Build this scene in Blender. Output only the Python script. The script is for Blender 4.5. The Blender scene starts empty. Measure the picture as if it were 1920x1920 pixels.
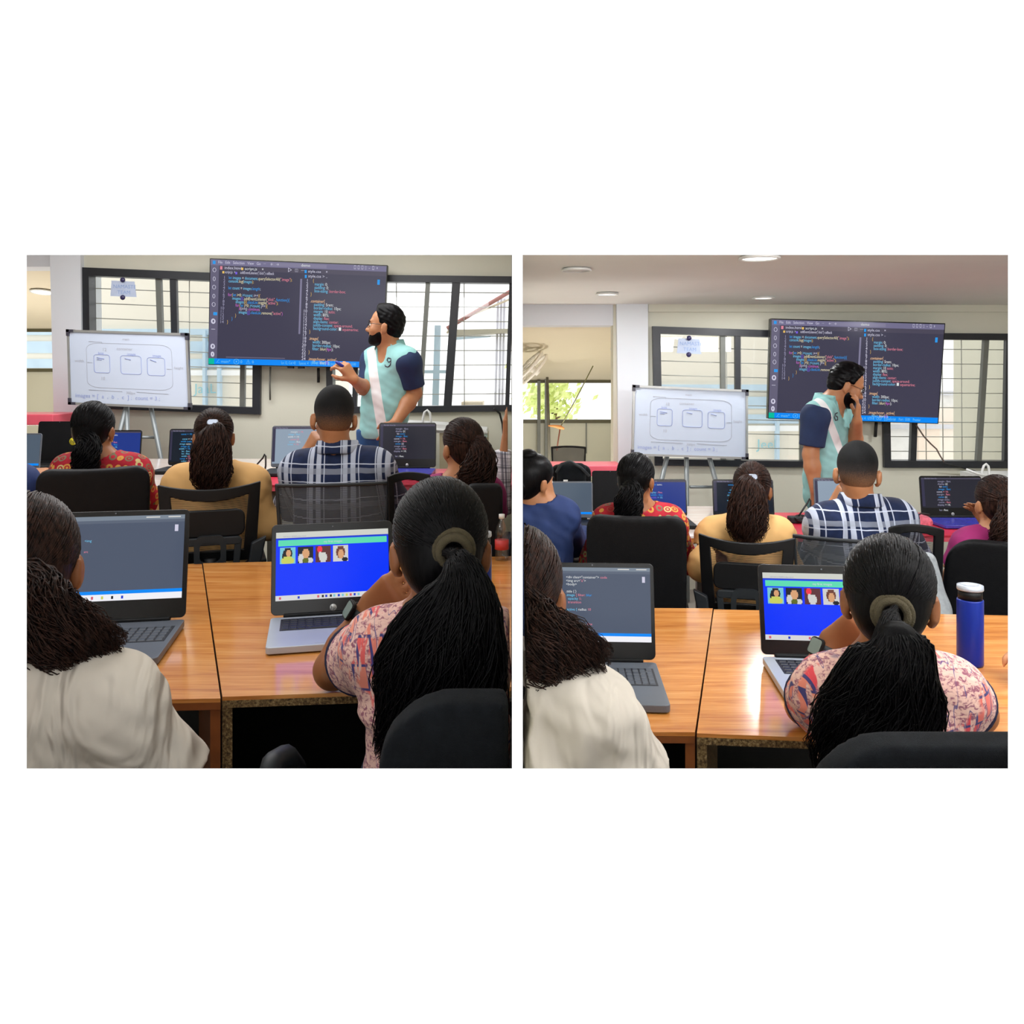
import bpy, math, random
import numpy as np
from mathutils import Vector, Matrix, Euler
random.seed(7); np.random.seed(7)
S = bpy.context.scene
COL = S.collection
# ---------------------------------------------------------------- camera, sky, lamps, exposure
F, YH, H = 1600.0, 700.0, 1.35            # focal length in pixels of the 1920 frame, horizon row, eye height
cd = bpy.data.cameras.new('camera'); cam = bpy.data.objects.new('camera', cd); COL.objects.link(cam)
cam.location = (0, 0, H); cam.rotation_euler = (math.pi/2, 0, 0)
cd.sensor_width = 36; cd.lens = 36*F/1920; cd.shift_y = -(960-YH)/1920
cd.clip_start = .05; cd.clip_end = 200
S.camera = cam
w = bpy.data.worlds.new('sky'); S.world = w; w.use_nodes = True
bg = w.node_tree.nodes['Background']; bg.inputs[0].default_value = (1, 1, 1, 1); bg.inputs[1].default_value = 1.65   # even white overcast
S.view_settings.view_transform = 'Standard'; S.view_settings.look = 'None'
S.view_settings.exposure = 0.0; S.view_settings.gamma = 1; S.view_settings.use_curve_mapping = False
S.cycles.max_bounces = 8; S.cycles.transparent_max_bounces = 16
S.cycles.use_denoising = True; S.cycles.caustics_reflective = False; S.cycles.caustics_refractive = False
def area(name, loc, sx, sy, e, col=(.97, .985, 1), rot=(0, 0, 0)):
    l = bpy.data.lights.new(name, 'AREA'); l.shape = 'RECTANGLE'; l.size = sx; l.size_y = sy; l.energy = e; l.color = col
    o = bpy.data.objects.new(name, l); o.location = loc; o.rotation_euler = rot; COL.objects.link(o); return o
# unseen area lamps added below both ceilings to light the rooms
area('ceiling_fill', (-1.7, 4.6, 2.42), 2.4, 1.2, 52)
area('ceiling_fill', (-1.3, 2.4, 2.42), 1.8, 1.0, 16)
area('ceiling_fill', (1.6, 2.3, 1.81), 1.6, .9, 15)
# unseen lamps added at floor level to brighten the two bay soffits
area('bay_fill', (-4.0, 6.9, .12), .6, .4, 30, (1, .97, .93), (math.pi, 0, 0))
area('bay_fill', (.42, 6.75, -.05), .5, .4, 26, (1, .97, .93), (math.pi, 0, 0))
# added fill lamps hidden behind the front wall, brightening back walls and ceilings
area('front_fill', (-1.4, 1.14, 2.2), 2.2, .25, 14, rot=(math.radians(95), 0, 0))
area('front_fill', (1.7, 1.14, 1.72), 2.4, .2, 42, rot=(math.radians(112), 0, 0))
# ---------------------------------------------------------------- helpers
def P(px, py, d): return Vector(((px-960)*d/F, d, H-(py-YH)*d/F))
def T(px, py, z): return P(px, py, (H-z)*F/(py-YH))
def lin(c):
    return tuple(((v/255)/12.92 if v/255 <= .04045 else ((v/255+.055)/1.055)**2.4) for v in c)+(1,)
def link(o, parent=None):
    COL.objects.link(o)
    if parent is not None:
        o.parent = parent
        o.matrix_parent_inverse = Matrix.Identity(4)
    return o
def tag(o, label=None, cat=None, group=None, kind=None):
    for k, v in (('label', label), ('category', cat), ('group', group), ('kind', kind)):
        if v: o[k] = v
    return o
def empty(name, loc=(0, 0, 0), rz=0, label=None, cat=None, group=None):
    o = bpy.data.objects.new(name, None); o.location = loc; o.rotation_euler = (0, 0, rz); o.empty_display_size = .1
    COL.objects.link(o); return tag(o, label, cat, group)
def wpos(o):
    m = Matrix.LocRotScale(o.location, o.rotation_euler, o.scale)
    return wpos(o.parent) @ m if o.parent else m
class MB:
    """collects vertices and faces, then links them as one mesh object"""
    def __init__(s): s.v = []; s.f = []; s.sm = []
    def add(s, vs, fs, smooth=False):
        o = len(s.v); s.v += [tuple(v) for v in vs]; s.f += [tuple(i+o for i in f) for f in fs]; s.sm += [smooth]*len(fs)
        return s
    def box(s, lo, hi):
        (a, b, c), (d, e, f) = lo, hi
        return s.add([(a,b,c),(d,b,c),(d,e,c),(a,e,c),(a,b,f),(d,b,f),(d,e,f),(a,e,f)],
                     [(0,3,2,1),(4,5,6,7),(0,1,5,4),(1,2,6,5),(2,3,7,6),(3,0,4,7)])
    def prism(s, pts, off):
        """polygon pts (3D, counter-clockwise seen from the side it faces) pushed along the vector off"""
        n = len(pts); off = Vector(off); a = [Vector(p) for p in pts]
        return s.add(a+[p+off for p in a], [tuple(range(n)), tuple(range(2*n-1, n-1, -1))]+[(i, n+i, n+(i+1) % n, (i+1) % n) for i in range(n)])
    def tube(s, path, r, n=8, close=False, smooth=True):
        path = [Vector(p) for p in path]; m = len(path); rs = r if hasattr(r, '__len__') else [r]*m
        up = None; vs = []
        for i, p in enumerate(path):
            a = path[(i-1) % m] if (i or close) else p; b = path[(i+1) % m] if (i < m-1 or close) else p
            t = (b-a).normalized() if (b-a).length > 1e-9 else Vector((0, 0, 1))
            if up is None: up = t.orthogonal().normalized()
            up = up-t*up.dot(t); up = up.normalized() if up.length > 1e-6 else t.orthogonal().normalized()
            w_ = t.cross(up)
            vs += [p+(up*math.cos(2*math.pi*k/n)+w_*math.sin(2*math.pi*k/n))*rs[i] for k in range(n)]
        fs = []
        for i in range(m if close else m-1):
            j = (i+1) % m
            fs += [(i*n+k, i*n+(k+1) % n, j*n+(k+1) % n, j*n+k) for k in range(n)]
        if not close: fs += [tuple(range(n-1, -1, -1)), tuple((m-1)*n+k for k in range(n))]
        return s.add(vs, fs, smooth)
    def lathe(s, prof, c=(0, 0, 0), n=24, smooth=True):
        c = Vector(c); vs = []; m = len(prof)
        for r, z in prof: vs += [c+Vector((r*math.cos(2*math.pi*k/n), r*math.sin(2*math.pi*k/n), z)) for k in range(n)]
        fs = [(i*n+k, i*n+(k+1) % n, (i+1)*n+(k+1) % n, (i+1)*n+k) for i in range(m-1) for k in range(n)]
        fs += [tuple(range(n-1, -1, -1)), tuple((m-1)*n+k for k in range(n))]
        return s.add(vs, fs, smooth)
    def xf(s, M_): s.v = [tuple(M_ @ Vector(v)) for v in s.v]; return s
    def build(s, name, mat, parent=None, bevel=0, seg=2, world=False):
        me = bpy.data.meshes.new(name)
        vs = s.v
        if world and parent is not None:
            inv = wpos(parent).inverted(); vs = [tuple(inv @ Vector(v)) for v in vs]
        me.from_pydata(vs, [], s.f)
        me.polygons.foreach_set('use_smooth', s.sm)
        for m in (mat if isinstance(mat, (list, tuple)) else [mat]): me.materials.append(m)
        o = bpy.data.objects.new(name, me); link(o, parent)
        if bevel:
            b = o.modifiers.new('bevel', 'BEVEL'); b.width = bevel; b.segments = seg; b.limit_method = 'ANGLE'; b.angle_limit = math.radians(40)
            me.polygons.foreach_set('use_smooth', [True]*len(me.polygons))
            o.modifiers.new('wn', 'WEIGHTED_NORMAL')
        return o
def rrect(w_, h_, r, n=5, cx=0, cy=0):
    """rounded rectangle outline, counter-clockwise, in two dimensions"""
    out = []
    for qx, qy, a0 in ((1, 1, 0), (-1, 1, 90), (-1, -1, 180), (1, -1, 270)):
        for i in range(n+1):
            a = math.radians(a0+90*i/n)
            out.append((cx+qx*(w_/2-r)+r*math.cos(a), cy+qy*(h_/2-r)+r*math.sin(a)))
    return out
def text(name, lines, size, mats, parent, loc, rot, align='LEFT', space=1.0):
    """lines: a string, or a list of lines, each a list of (string, material index)"""
    c = bpy.data.curves.new(name, 'FONT'); c.size = size; c.align_x = align; c.space_line = space; c.resolution_u = 2
    for m in mats: c.materials.append(m)
    if isinstance(lines, str): c.body = lines
    else:
        body = ''; idx = []
        for i, l in enumerate(lines):
            if i: body += '\n'; idx.append(0)
            for t_, k in l: body += t_; idx += [k]*len(t_)
        c.body = body
        for i, k in enumerate(idx): c.body_format[i].material_index = k
    o = bpy.data.objects.new(name, c); o.location = loc; o.rotation_euler = rot; link(o, parent); return o
# ---------------------------------------------------------------- materials
class NT:
    def __init__(s, name):
        s.m = bpy.data.materials.new(name); s.m.use_nodes = True; s.t = s.m.node_tree; s.b = s.t.nodes['Principled BSDF']
        s.out = s.t.nodes['Material Output']
    def n(s, ty, **kw):
        x = s.t.nodes.new(ty)
        for k, v in kw.items(): setattr(x, k, v)
        return x
    def put(s, sock, v):
        if isinstance(v, bpy.types.NodeSocket): s.t.links.new(v, sock)
        elif v is not None: sock.default_value = v
    def math(s, op, a, b=None, c=None):
        x = s.n('ShaderNodeMath', operation=op)
        for i, v in enumerate((a, b, c)): s.put(x.inputs[i], v)
        return x.outputs[0]
    def mix(s, f, a, b, blend='MIX'):
        x = s.n('ShaderNodeMix', data_type='RGBA', blend_type=blend)
        s.put(x.inputs[0], f); s.put(x.inputs[6], a); s.put(x.inputs[7], b); return x.outputs[2]
    def co(s, scale=(1, 1, 1), rot=(0, 0, 0), kind='Object', loc=(0, 0, 0)):
        t = s.n('ShaderNodeTexCoord'); m = s.n('ShaderNodeMapping')
        m.inputs['Scale'].default_value = scale; m.inputs['Rotation'].default_value = rot; m.inputs['Location'].default_value = loc
        s.t.links.new(t.outputs[kind], m.inputs[0]); return m.outputs[0]
    def xyz(s, v):
        x = s.n('ShaderNodeSeparateXYZ'); s.put(x.inputs[0], v); return x.outputs
    def noise(s, v, scale, detail=3, rough=.5, dist=0):
        x = s.n('ShaderNodeTexNoise'); s.put(x.inputs['Vector'], v); x.inputs['Scale'].default_value = scale
        x.inputs['Detail'].default_value = detail; x.inputs['Roughness'].default_value = rough; x.inputs['Distortion'].default_value = dist
        return x.outputs[0]
    def ramp(s, f, stops, interp='LINEAR'):
        x = s.n('ShaderNodeValToRGB'); x.color_ramp.interpolation = interp; e = x.color_ramp.elements
        while len(e) < len(stops): e.new(.5)
        for el, (p, c) in zip(e, stops): el.position = p; el.color = c if len(c) == 4 else lin(c)
        s.put(x.inputs[0], f); return x.outputs[0]
    def bump(s, h, strength=.3, dist=.01):
        x = s.n('ShaderNodeBump'); x.inputs['Strength'].default_value = strength; x.inputs['Distance'].default_value = dist
        s.put(x.inputs['Height'], h); s.t.links.new(x.outputs[0], s.b.inputs['Normal'])
    def set(s, col=None, rough=.5, metal=0, spec=.5, emit=None, es=1, coat=0, sheen=0, aniso=0):
        b = s.b.inputs
        if col is not None: s.put(b['Base Color'], lin(col) if isinstance(col, tuple) and len(col) == 3 else col)
        s.put(b['Roughness'], rough); b['Metallic'].default_value = metal; b['Specular IOR Level'].default_value = spec
        b['Coat Weight'].default_value = coat; b['Sheen Weight'].default_value = sheen; b['Anisotropic'].default_value = aniso
        if emit is not None:
            s.put(b['Emission Color'], lin(emit) if isinstance(emit, tuple) and len(emit) == 3 else emit); b['Emission Strength'].default_value = es
        return s.m
_c = {}
def mat(name, col, rough=.5, metal=0, spec=.5, emit=None, es=1, var=.06, vs=12, bump=0, bs=60, coat=0, sheen=0):
    if name in _c: return _c[name]
    t = NT(name); v = t.co()
    base = lin(col)
    if var:
        dk = tuple(x*(1-var) for x in base[:3])+(1,); lt = tuple(min(1, x*(1+var)) for x in base[:3])+(1,)
        base = t.ramp(t.noise(v, vs), [(.3, dk), (.7, lt)])
    if bump: t.bump(t.noise(v, bs, 4), bump, .004)
    _c[name] = t.set(base, rough, metal, spec, emit, es, coat, sheen); return _c[name]
def glow(name, col, es=1.0, rough=.25, base=(6, 6, 8)):
    if name in _c: return _c[name]
    t = NT(name); _c[name] = t.set(base, rough, 0, .2, col, es); return _c[name]
def glass(name, tint=(1, 1, 1, 1), refl=.06):
    if name in _c: return _c[name]
    t = NT(name); a = t.n('ShaderNodeBsdfTransparent'); a.inputs[0].default_value = tint
    g = t.n('ShaderNodeBsdfGlossy'); g.inputs['Roughness'].default_value = .02
    m = t.n('ShaderNodeMixShader'); m.inputs[0].default_value = refl
    t.t.links.new(a.outputs[0], m.inputs[1]); t.t.links.new(g.outputs[0], m.inputs[2]); t.t.links.new(m.outputs[0], t.out.inputs[0])
    _c[name] = t.m; return t.m
def wood(name, c1, c2, c3, rough=.16, rot=0, coat=.4):
    if name in _c: return _c[name]
    t = NT(name); v = t.co(scale=(1.2, 14, 14), rot=(0, 0, rot))
    n1 = t.noise(v, 2.2, 6, .6, .6); n2 = t.noise(t.co(scale=(3, 60, 60), rot=(0, 0, rot)), 3, 3)
    a = t.ramp(n1, [(.28, c1), (.5, c2), (.72, c3)])
    a = t.mix(.25, a, t.ramp(n2, [(.35, c1), (.65, c3)]))
    t.bump(n2, .04, .002)
    _c[name] = t.set(a, rough, 0, .5, coat=coat); t.b.inputs['Coat Roughness'].default_value = .1; return _c[name]
def chip(name):
    if name in _c: return _c[name]
    t = NT(name); v = t.co(scale=(1, 1, 1)); n = t.noise(v, 160, 4, .7)
    _c[name] = t.set(t.ramp(n, [(.35, (52, 38, 20)), (.52, (120, 96, 58)), (.7, (176, 150, 104))]), .85); t.bump(n, .5, .003); return _c[name]
def hairmat(name, col, hi, rough=.40):
    if name in _c: return _c[name]
    t = NT(name); n = t.noise(t.co(scale=(1, 1, .22)), 140, 4, .6, .4)
    _c[name] = t.set(t.ramp(n, [(.35, col), (.72, hi)]), rough, 0, .10, aniso=.4); t.bump(n, .25, .003); return _c[name]
M = {}
M['wall'] = mat('painted_wall', (214, 212, 196), .75, var=.03, vs=2, bump=.08)
M['wall_shade'] = mat('painted_soffit', (200, 194, 172), .75, var=.03, vs=2)
M['facade'] = mat('border_white', (250, 250, 250), .9, var=0)
M['ceil'] = mat('ceiling_paint', (234, 233, 228), .8, var=.02, vs=2)
M['slope'] = mat('cream_soffit', (226, 214, 190), .8, var=.02, vs=2)
M['floor'] = mat('floor_tile', (150, 146, 138), .35, var=.06, vs=4)
M['alu'] = mat('dark_aluminium', (34, 36, 42), .38, .0, .5, var=.1)
M['alugrey'] = mat('grey_aluminium', (112, 114, 108), .4, .2, var=.05)
M['bar'] = mat('grille_bar_paint', (206, 205, 196), .5, var=0)
M['glass'] = glass('window_glass', (.97, .98, .98, 1), .03)
M['tabletop'] = wood('teak_laminate', (176, 100, 42), (216, 142, 70), (234, 172, 102))
M['edge'] = mat('brown_edge_band', (132, 74, 34), .4, var=.15, vs=30)
M['chip'] = chip('chipboard_edge')
M['dark'] = mat('black_panel', (14, 14, 16), .6, var=.1)
M['black'] = mat('black_plastic', (13, 14, 16), .5, 0, .25, var=.1)
M['blackgloss'] = mat('black_bezel', (12, 13, 14), .22, var=0)
M['charcoal'] = mat('charcoal_plastic', (36, 40, 44), .5, 0, .3, var=.08)
M['greyplastic'] = mat('grey_plastic', (92, 98, 108), .4, var=.05)
M['silver'] = mat('silver_plastic', (176, 184, 196), .35, .2, var=.03)
M['chrome'] = mat('chrome', (190, 192, 196), .2, .9, var=0)
M['white'] = mat('white_plastic', (225, 226, 224), .4, var=.02)
M['fabric_black'] = mat('black_fabric', (19, 22, 26), .92, 0, .12, var=.2, vs=40, bump=.5, bs=900, sheen=.03)
M['leather'] = mat('black_leather', (11, 12, 15), .6, 0, .18, var=.15, bump=.2, bs=300)
M['pink'] = mat('pink_laminate', (238, 96, 116), .35, var=.04)
M['red'] = mat('red_laminate', (206, 40, 66), .35, var=.05)
M['desk'] = wood('pale_desk_laminate', (216, 190, 176), (236, 222, 216), (240, 232, 228), .14)
M['board'] = mat('whiteboard_enamel', (198, 208, 226), .22, var=.02, vs=3)
M['boardframe'] = mat('whiteboard_frame', (168, 168, 166), .35, .5, var=.03)
M['cap'] = mat('dark_corner_cap', (62, 60, 72), .4, var=0)
M['easel'] = mat('grey_easel_metal', (140, 146, 148), .4, .4, var=.04)
M['ink_blue'] = mat('blue_marker_ink', (150, 164, 214), .7, var=0)
M['ink_grey'] = mat('grey_marker_ink', (176, 178, 188), .7, var=0)
M['magnet'] = mat('purple_magnet', (54, 48, 92), .3, var=0)
M['paper'] = mat('blue_paper_note', (196, 208, 232), .8, var=.05, vs=30)
M['lamp'] = glow('lit_lamp_lens', (255, 250, 240), 3.0)
M['cable'] = mat('black_cable', (24, 22, 24), .5, var=0)
M['keys'] = mat('black_key', (24, 28, 38), .45, var=.1)
def skin(name, col):
    if name in _c: return _c[name]
    t = NT(name); b = lin(col); n = t.noise(t.co(), 9, 4)
    dk = tuple(x*f for x, f in zip(b, (.84, .78, .74)))+(1,); lt = tuple(min(1, x*1.1) for x in b[:3])+(1,)
    _c[name] = t.set(t.ramp(n, [(.3, dk), (.7, lt)]), .48, 0, .4); t.bump(t.noise(t.co(), 400, 3), .08, .002)
    t.b.inputs['Subsurface Weight'].default_value = .06; t.b.inputs['Subsurface Radius'].default_value = (.02, .008, .005)
    return _c[name]
# ---------------------------------------------------------------- solid modelling: blended bodies meshed as one surface
def cone(a, b, ra, rb, k=.02, n=None, f=1.0): return ('c', np.array(a, float), np.array(b, float), ra, rb, k, None if n is None else np.array(Vector(n).normalized(), float), f)
def ball(c, r, k=.02): return ('c', np.array(c, float), np.array(c, float)+1e-6, r, r, k, None, 1.0)
def ell(c, r, R=None, k=.02): return ('e', np.array(c, float), np.array(r, float), np.eye(3) if R is None else np.array(R, float), 0, k, None, 1.0)
def _bounds(p):
    if p[0] == 'c':
        m = max(p[3], p[4])*max(1, p[7]); return np.minimum(p[1], p[2])-m, np.maximum(p[1], p[2])+m
    e = np.abs(p[3]) @ p[2]; return p[1]-e, p[1]+e
def _eval(p, x, y, z):
    if p[0] == 'c':
        a, b, ra, rb, n, f = p[1], p[2], p[3], p[4], p[6], p[7]
        X, Y, Z = x-a[0], y-a[1], z-a[2]; d = b-a
        t = np.clip((X*d[0]+Y*d[1]+Z*d[2])/max(d @ d, 1e-12), 0, 1)
        X, Y, Z = X-t*d[0], Y-t*d[1], Z-t*d[2]
        if n is not None:
            q = (X*n[0]+Y*n[1]+Z*n[2])*(1/f-1); X, Y, Z = X+q*n[0], Y+q*n[1], Z+q*n[2]
        return (np.sqrt(X*X+Y*Y+Z*Z)-(ra+(rb-ra)*t))*min(1, f*1.15)
    c, r, R = p[1], p[2], p[3]
    X, Y, Z = x-c[0], y-c[1], z-c[2]
    u = R[0, 0]*X+R[1, 0]*Y+R[2, 0]*Z; v = R[0, 1]*X+R[1, 1]*Y+R[2, 1]*Z; w_ = R[0, 2]*X+R[1, 2]*Y+R[2, 2]*Z
    k0 = np.sqrt((u/r[0])**2+(v/r[1])**2+(w_/r[2])**2); k1 = np.sqrt((u/r[0]**2)**2+(v/r[1]**2)**2+(w_/r[2]**2)**2)
    return k0*(k0-1)/np.maximum(k1, 1e-6)
def sdf(prims, h, cuts=(), sub=()):
    """prims blended together, minus the solids in sub, kept where every cut(x, y, z) < 0; returns vertices and quads"""
    bs = [_bounds(p) for p in prims]
    lo = np.min([b[0] for b in bs], 0)-3*h; hi = np.max([b[1] for b in bs], 0)+3*h
    n = np.ceil((hi-lo)/h).astype(int)+1
    ax = [lo[i]+h*np.arange(n[i]) for i in range(3)]
    f = np.full(n, .5, np.float32)
    def sl(p, pad):
        a, b = _bounds(p); i0 = np.maximum(((a-pad-lo)/h).astype(int), 0); i1 = np.minimum(np.ceil((b+pad-lo)/h).astype(int)+1, n)
        s = tuple(slice(i, j) for i, j in zip(i0, i1))
        return s, ax[0][s[0]][:, None, None], ax[1][s[1]][None, :, None], ax[2][s[2]][None, None, :]
    for p in prims:
        k = p[5]; s, x, y, z = sl(p, k+2.5*h); d = _eval(p, x, y, z); o = f[s]
        e = np.maximum(k-np.abs(o-d), 0)/k; f[s] = np.minimum(o, d)-e*e*k*.25
    for p in sub:
        s, x, y, z = sl(p, p[5]+2.5*h)
        if min(i.stop-i.start for i in s) <= 0: continue
        d = -_eval(p, x, y, z); o = f[s]; k = p[5]; e = np.maximum(k-np.abs(o-d), 0)/k; f[s] = np.maximum(o, d)+e*e*k*.25
    X, Y, Z = ax[0][:, None, None], ax[1][None, :, None], ax[2][None, None, :]
    for c in cuts: f = np.maximum(f, c(X, Y, Z))
    return nets(f.astype(np.float32), lo, h)
def nets(f, lo, h):
    ins = f < 0
    cnt = np.zeros(np.array(f.shape)-1, np.int8)
    offs = [(i, j, k) for i in (0, 1) for j in (0, 1) for k in (0, 1)]
    N = cnt.shape
    for o in offs: cnt += ins[o[0]:o[0]+N[0], o[1]:o[1]+N[1], o[2]:o[2]+N[2]]
    act = np.argwhere((cnt > 0) & (cnt < 8))
    if len(act) == 0: return np.zeros((0, 3)), np.zeros((0, 4), int)
    idx = np.full(N, -1, np.int64); idx[act[:, 0], act[:, 1], act[:, 2]] = np.arange(len(act))
    acc = np.zeros((len(act), 3)); c = np.zeros(len(act))
    g = lambda o: f[act[:, 0]+o[0], act[:, 1]+o[1], act[:, 2]+o[2]]
    for o in offs:
        for a in range(3):
            if o[a]: continue
            q = list(o); q[a] = 1; f0, f1 = g(o), g(q); m = (f0 < 0) != (f1 < 0)
            t = np.where(m, f0/np.where(m, f0-f1, 1), 0)
            p = np.tile(np.array(o, float), (len(act), 1)); p[:, a] = t
            acc[m] += p[m]; c[m] += 1
    v = lo+h*(act+acc/np.maximum(c, 1)[:, None])
    quads = []
    for a in range(3):
        b, d = (a+1) % 3, (a+2) % 3
        s0 = [slice(None)]*3; s1 = [slice(None)]*3; s0[a] = slice(0, -1); s1[a] = slice(1, None)
        for ss in (s0, s1): ss[b] = slice(1, -1); ss[d] = slice(1, -1)
        A, B = ins[tuple(s0)], ins[tuple(s1)]
        for flip, mk in ((False, A & ~B), (True, B & ~A)):
            e = np.argwhere(mk)
            if len(e) == 0: continue
            e[:, b] += 1; e[:, d] += 1
            def cell(db, dd):
                q = e.copy(); q[:, b] += db; q[:, d] += dd; return idx[q[:, 0], q[:, 1], q[:, 2]]
            r = np.stack([cell(-1, -1), cell(0, -1), cell(0, 0), cell(-1, 0)], 1)
            quads.append(r[:, ::-1] if flip else r)
    return v, np.concatenate(quads)
def relax(v, q, it=1, lam=.5):
    e = np.concatenate([q[:, [0, 1]], q[:, [1, 2]], q[:, [2, 3]], q[:, [3, 0]]])
    for _ in range(it):
        s = np.zeros_like(v); c = np.zeros(len(v))
        np.add.at(s, e[:, 0], v[e[:, 1]]); np.add.at(s, e[:, 1], v[e[:, 0]]); np.add.at(c, e[:, 0], 1); np.add.at(c, e[:, 1], 1)
        v = v+lam*(s/np.maximum(c, 1)[:, None]-v)
    return v
def solid(name, vq, mat_, parent=None, org=None, extra=None, sm=1):
    """vq = (vertices, quads) in world space; extra = an MB of strands joined in"""
    v, q = vq
    if len(q) == 0: return None
    if sm and len(v): v = relax(v, q, sm)
    org = np.array(org if org is not None else (0, 0, 0), float)
    v = v-org
    nv = len(v); faces = q
    if extra is not None and extra.v:
        ev = np.array(extra.v)-org; v = np.concatenate([v, ev])
    me = bpy.data.meshes.new(name)
    qs = [q.ravel()]; tot = [np.full(len(q), 4)]
    if extra is not None and extra.v:
        for ff in extra.f: qs.append(np.array(ff)+nv); 
        tot.append(np.array([len(ff) for ff in extra.f]))
    li = np.concatenate(qs).astype(np.int32); tt = np.concatenate(tot).astype(np.int32)
    me.vertices.add(len(v)); me.vertices.foreach_set('co', v.astype(np.float32).ravel())
    me.loops.add(len(li)); me.loops.foreach_set('vertex_index', li)
    me.polygons.add(len(tt)); me.polygons.foreach_set('loop_start', np.concatenate([[0], np.cumsum(tt)[:-1]]).astype(np.int32))
    me.update(calc_edges=True); me.polygons.foreach_set('use_smooth', [True]*len(tt)); me.validate()
    for m in (mat_ if isinstance(mat_, (list, tuple)) else [mat_]): me.materials.append(m)
    o = bpy.data.objects.new(name, me)
    if parent is None: o.location = org
    link(o, parent); return o
# ---------------------------------------------------------------- people
def rot_head(yaw, pitch, roll=0): return np.array(Matrix.Rotation(math.radians(yaw), 3, 'Z') @ Matrix.Rotation(math.radians(pitch), 3, 'X') @ Matrix.Rotation(math.radians(roll), 3, 'Y'))
def hand(wr, dr, nrm, side, s=1.0, curl=(25, 30, 20), spread=.19, thumb=35, point=None):
    """palm and five fingers. dr: from wrist to knuckles, nrm: the way the palm faces, side: +1/-1 thumb side"""
    wr = Vector(wr); dr = Vector(dr).normalized(); nrm = Vector(nrm); nrm = (nrm-dr*nrm.dot(dr)).normalized(); tv = dr.cross(nrm)*side
    pr = []
    kn = wr+dr*.088*s
    for i in range(4):
        o = (.03-.02*i)*s
        pr.append(cone(wr+tv*o*.55+dr*.012*s, kn+tv*o, .017*s, .0135*s, .012))
    L = (.9, 1.0, .94, .74)
    for i in range(4):
        p = kn+tv*(.03-.02*i)*s; a = 0
        d0 = (dr+tv*spread*(.8-.55*i)).normalized()
        cr = point if (point is not None and i == 0) else tuple(c*(1+.12*i) for c in curl)
        for j, (ln, r0, r1) in enumerate(((.044, .0098, .009), (.027, .009, .0082), (.021, .0082, .0068))):
            a += math.radians(cr[j]); q = p+(d0*math.cos(a)+nrm*math.sin(a))*ln*L[i]*s
            pr.append(cone(p, q, r0*s, r1*s, .006)); p = q
    p = wr+dr*.02*s+tv*.022*s
    for j, (ln, r0, r1, a) in enumerate(((.04, .015, .0125, thumb+12), (.032, .0115, .0105, thumb), (.025, .0105, .008, thumb-22))):
        a = math.radians(a); q = p+(dr*math.cos(a)+tv*math.sin(a)+nrm*.45).normalized()*ln*s
        pr.append(cone(p, q, r0*s, r1*s, .008)); p = q
    return pr
EYE_W = None
def strands(mb, hc, R, rad, tie, n, r=.0016, front=None, seed=1, lift=.0015):
    """combed strands over the scalp: from the hairline back to the tie point"""
    rg = random.Random(seed); ti = R.T @ (np.array(tie)-hc); td = ti/np.linalg.norm(ti)
    for _ in range(n):
        a = np.array((rg.gauss(0, 1), rg.gauss(0, 1), rg.gauss(.25, 1))); a /= np.linalg.norm(a)
        if a[2] < -.75: continue
        if a[1]*.75-a[2]*.66 > .36: continue
        om = math.acos(max(-1, min(1, a @ td)));
        if om < .35: continue
        path = []; m = 9
        w0 = rg.uniform(-.05, .05)
        for i in range(m):
            t = i/(m-1)*.97
            d = (math.sin((1-t)*om)*a+math.sin(t*om)*td)/max(math.sin(om), 1e-3); d[0] += w0*math.sin(math.pi*t); d /= np.linalg.norm(d)
            e = 1/math.sqrt((d[0]/rad[0])**2+(d[1]/rad[1])**2+(d[2]/rad[2])**2)
            path.append(hc+R @ (d*(e+lift*rg.uniform(.2, 1.2))))
        mb.tube(path, [r*rg.uniform(.7, 1.3)]*(m-1)+[r*.5], 4)
def tail(mb, path, rad, n, r=.003, seed=1, wav=.008, flat=.7):
    """loose wavy locks following a path of centre points with radii"""
    rg = random.Random(seed); path = [Vector(p) for p in path]
    m = 12
    def at(t):
        x = t*(len(path)-1); i = min(int(x), len(path)-2); u = x-i
        p0 = path[max(i-1, 0)]; p1, p2 = path[i], path[i+1]; p3 = path[min(i+2, len(path)-1)]
        c = .5*((2*p1)+(p2-p0)*u+(2*p0-5*p1+4*p2-p3)*u*u+(3*p1-p0-3*p2+p3)*u*u*u)
        return c, rad[i]*(1-u)+rad[i+1]*u
    for _ in range(n):
        a = rg.uniform(0, 2*math.pi); q = math.sqrt(rg.uniform(.45, 1.15)); ph = rg.uniform(0, 6.28); fr = rg.uniform(1.4, 3.2); t1 = rg.uniform(.72, 1.04)
        pts = []; rr = []
        for i in range(m):
            t = min(1, i/(m-1)*t1); c, R_ = at(t); w_ = wav*t*1.6
            a2 = a+.5*math.sin(ph+t*4)
            tg = (at(min(1, t+.03))[0]-at(max(0, t-.03))[0]).normalized(); v_ = Vector((0, 1, 0)); v_ = v_-tg*v_.dot(tg); v_ = v_.normalized() if v_.length > .25 else Vector((0, 0, 1)); u_ = tg.cross(v_)
            pts.append(c+u_*(math.cos(a2)*R_*q+w_*math.sin(fr*6.28*t+ph))+v_*(math.sin(a2)*R_*q*flat+w_*.6*math.cos(fr*6.28*t+ph)))
            rr.append(r*(1-.75*max(0, t-.4)/.6)*rg.uniform(.8, 1.2))
        mb.tube(pts, rr, 4)
def sweep_prims(path, rad, k=.03):
    return [cone(path[i], path[i+1], rad[i], rad[i+1], k) for i in range(len(path)-1)]
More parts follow.
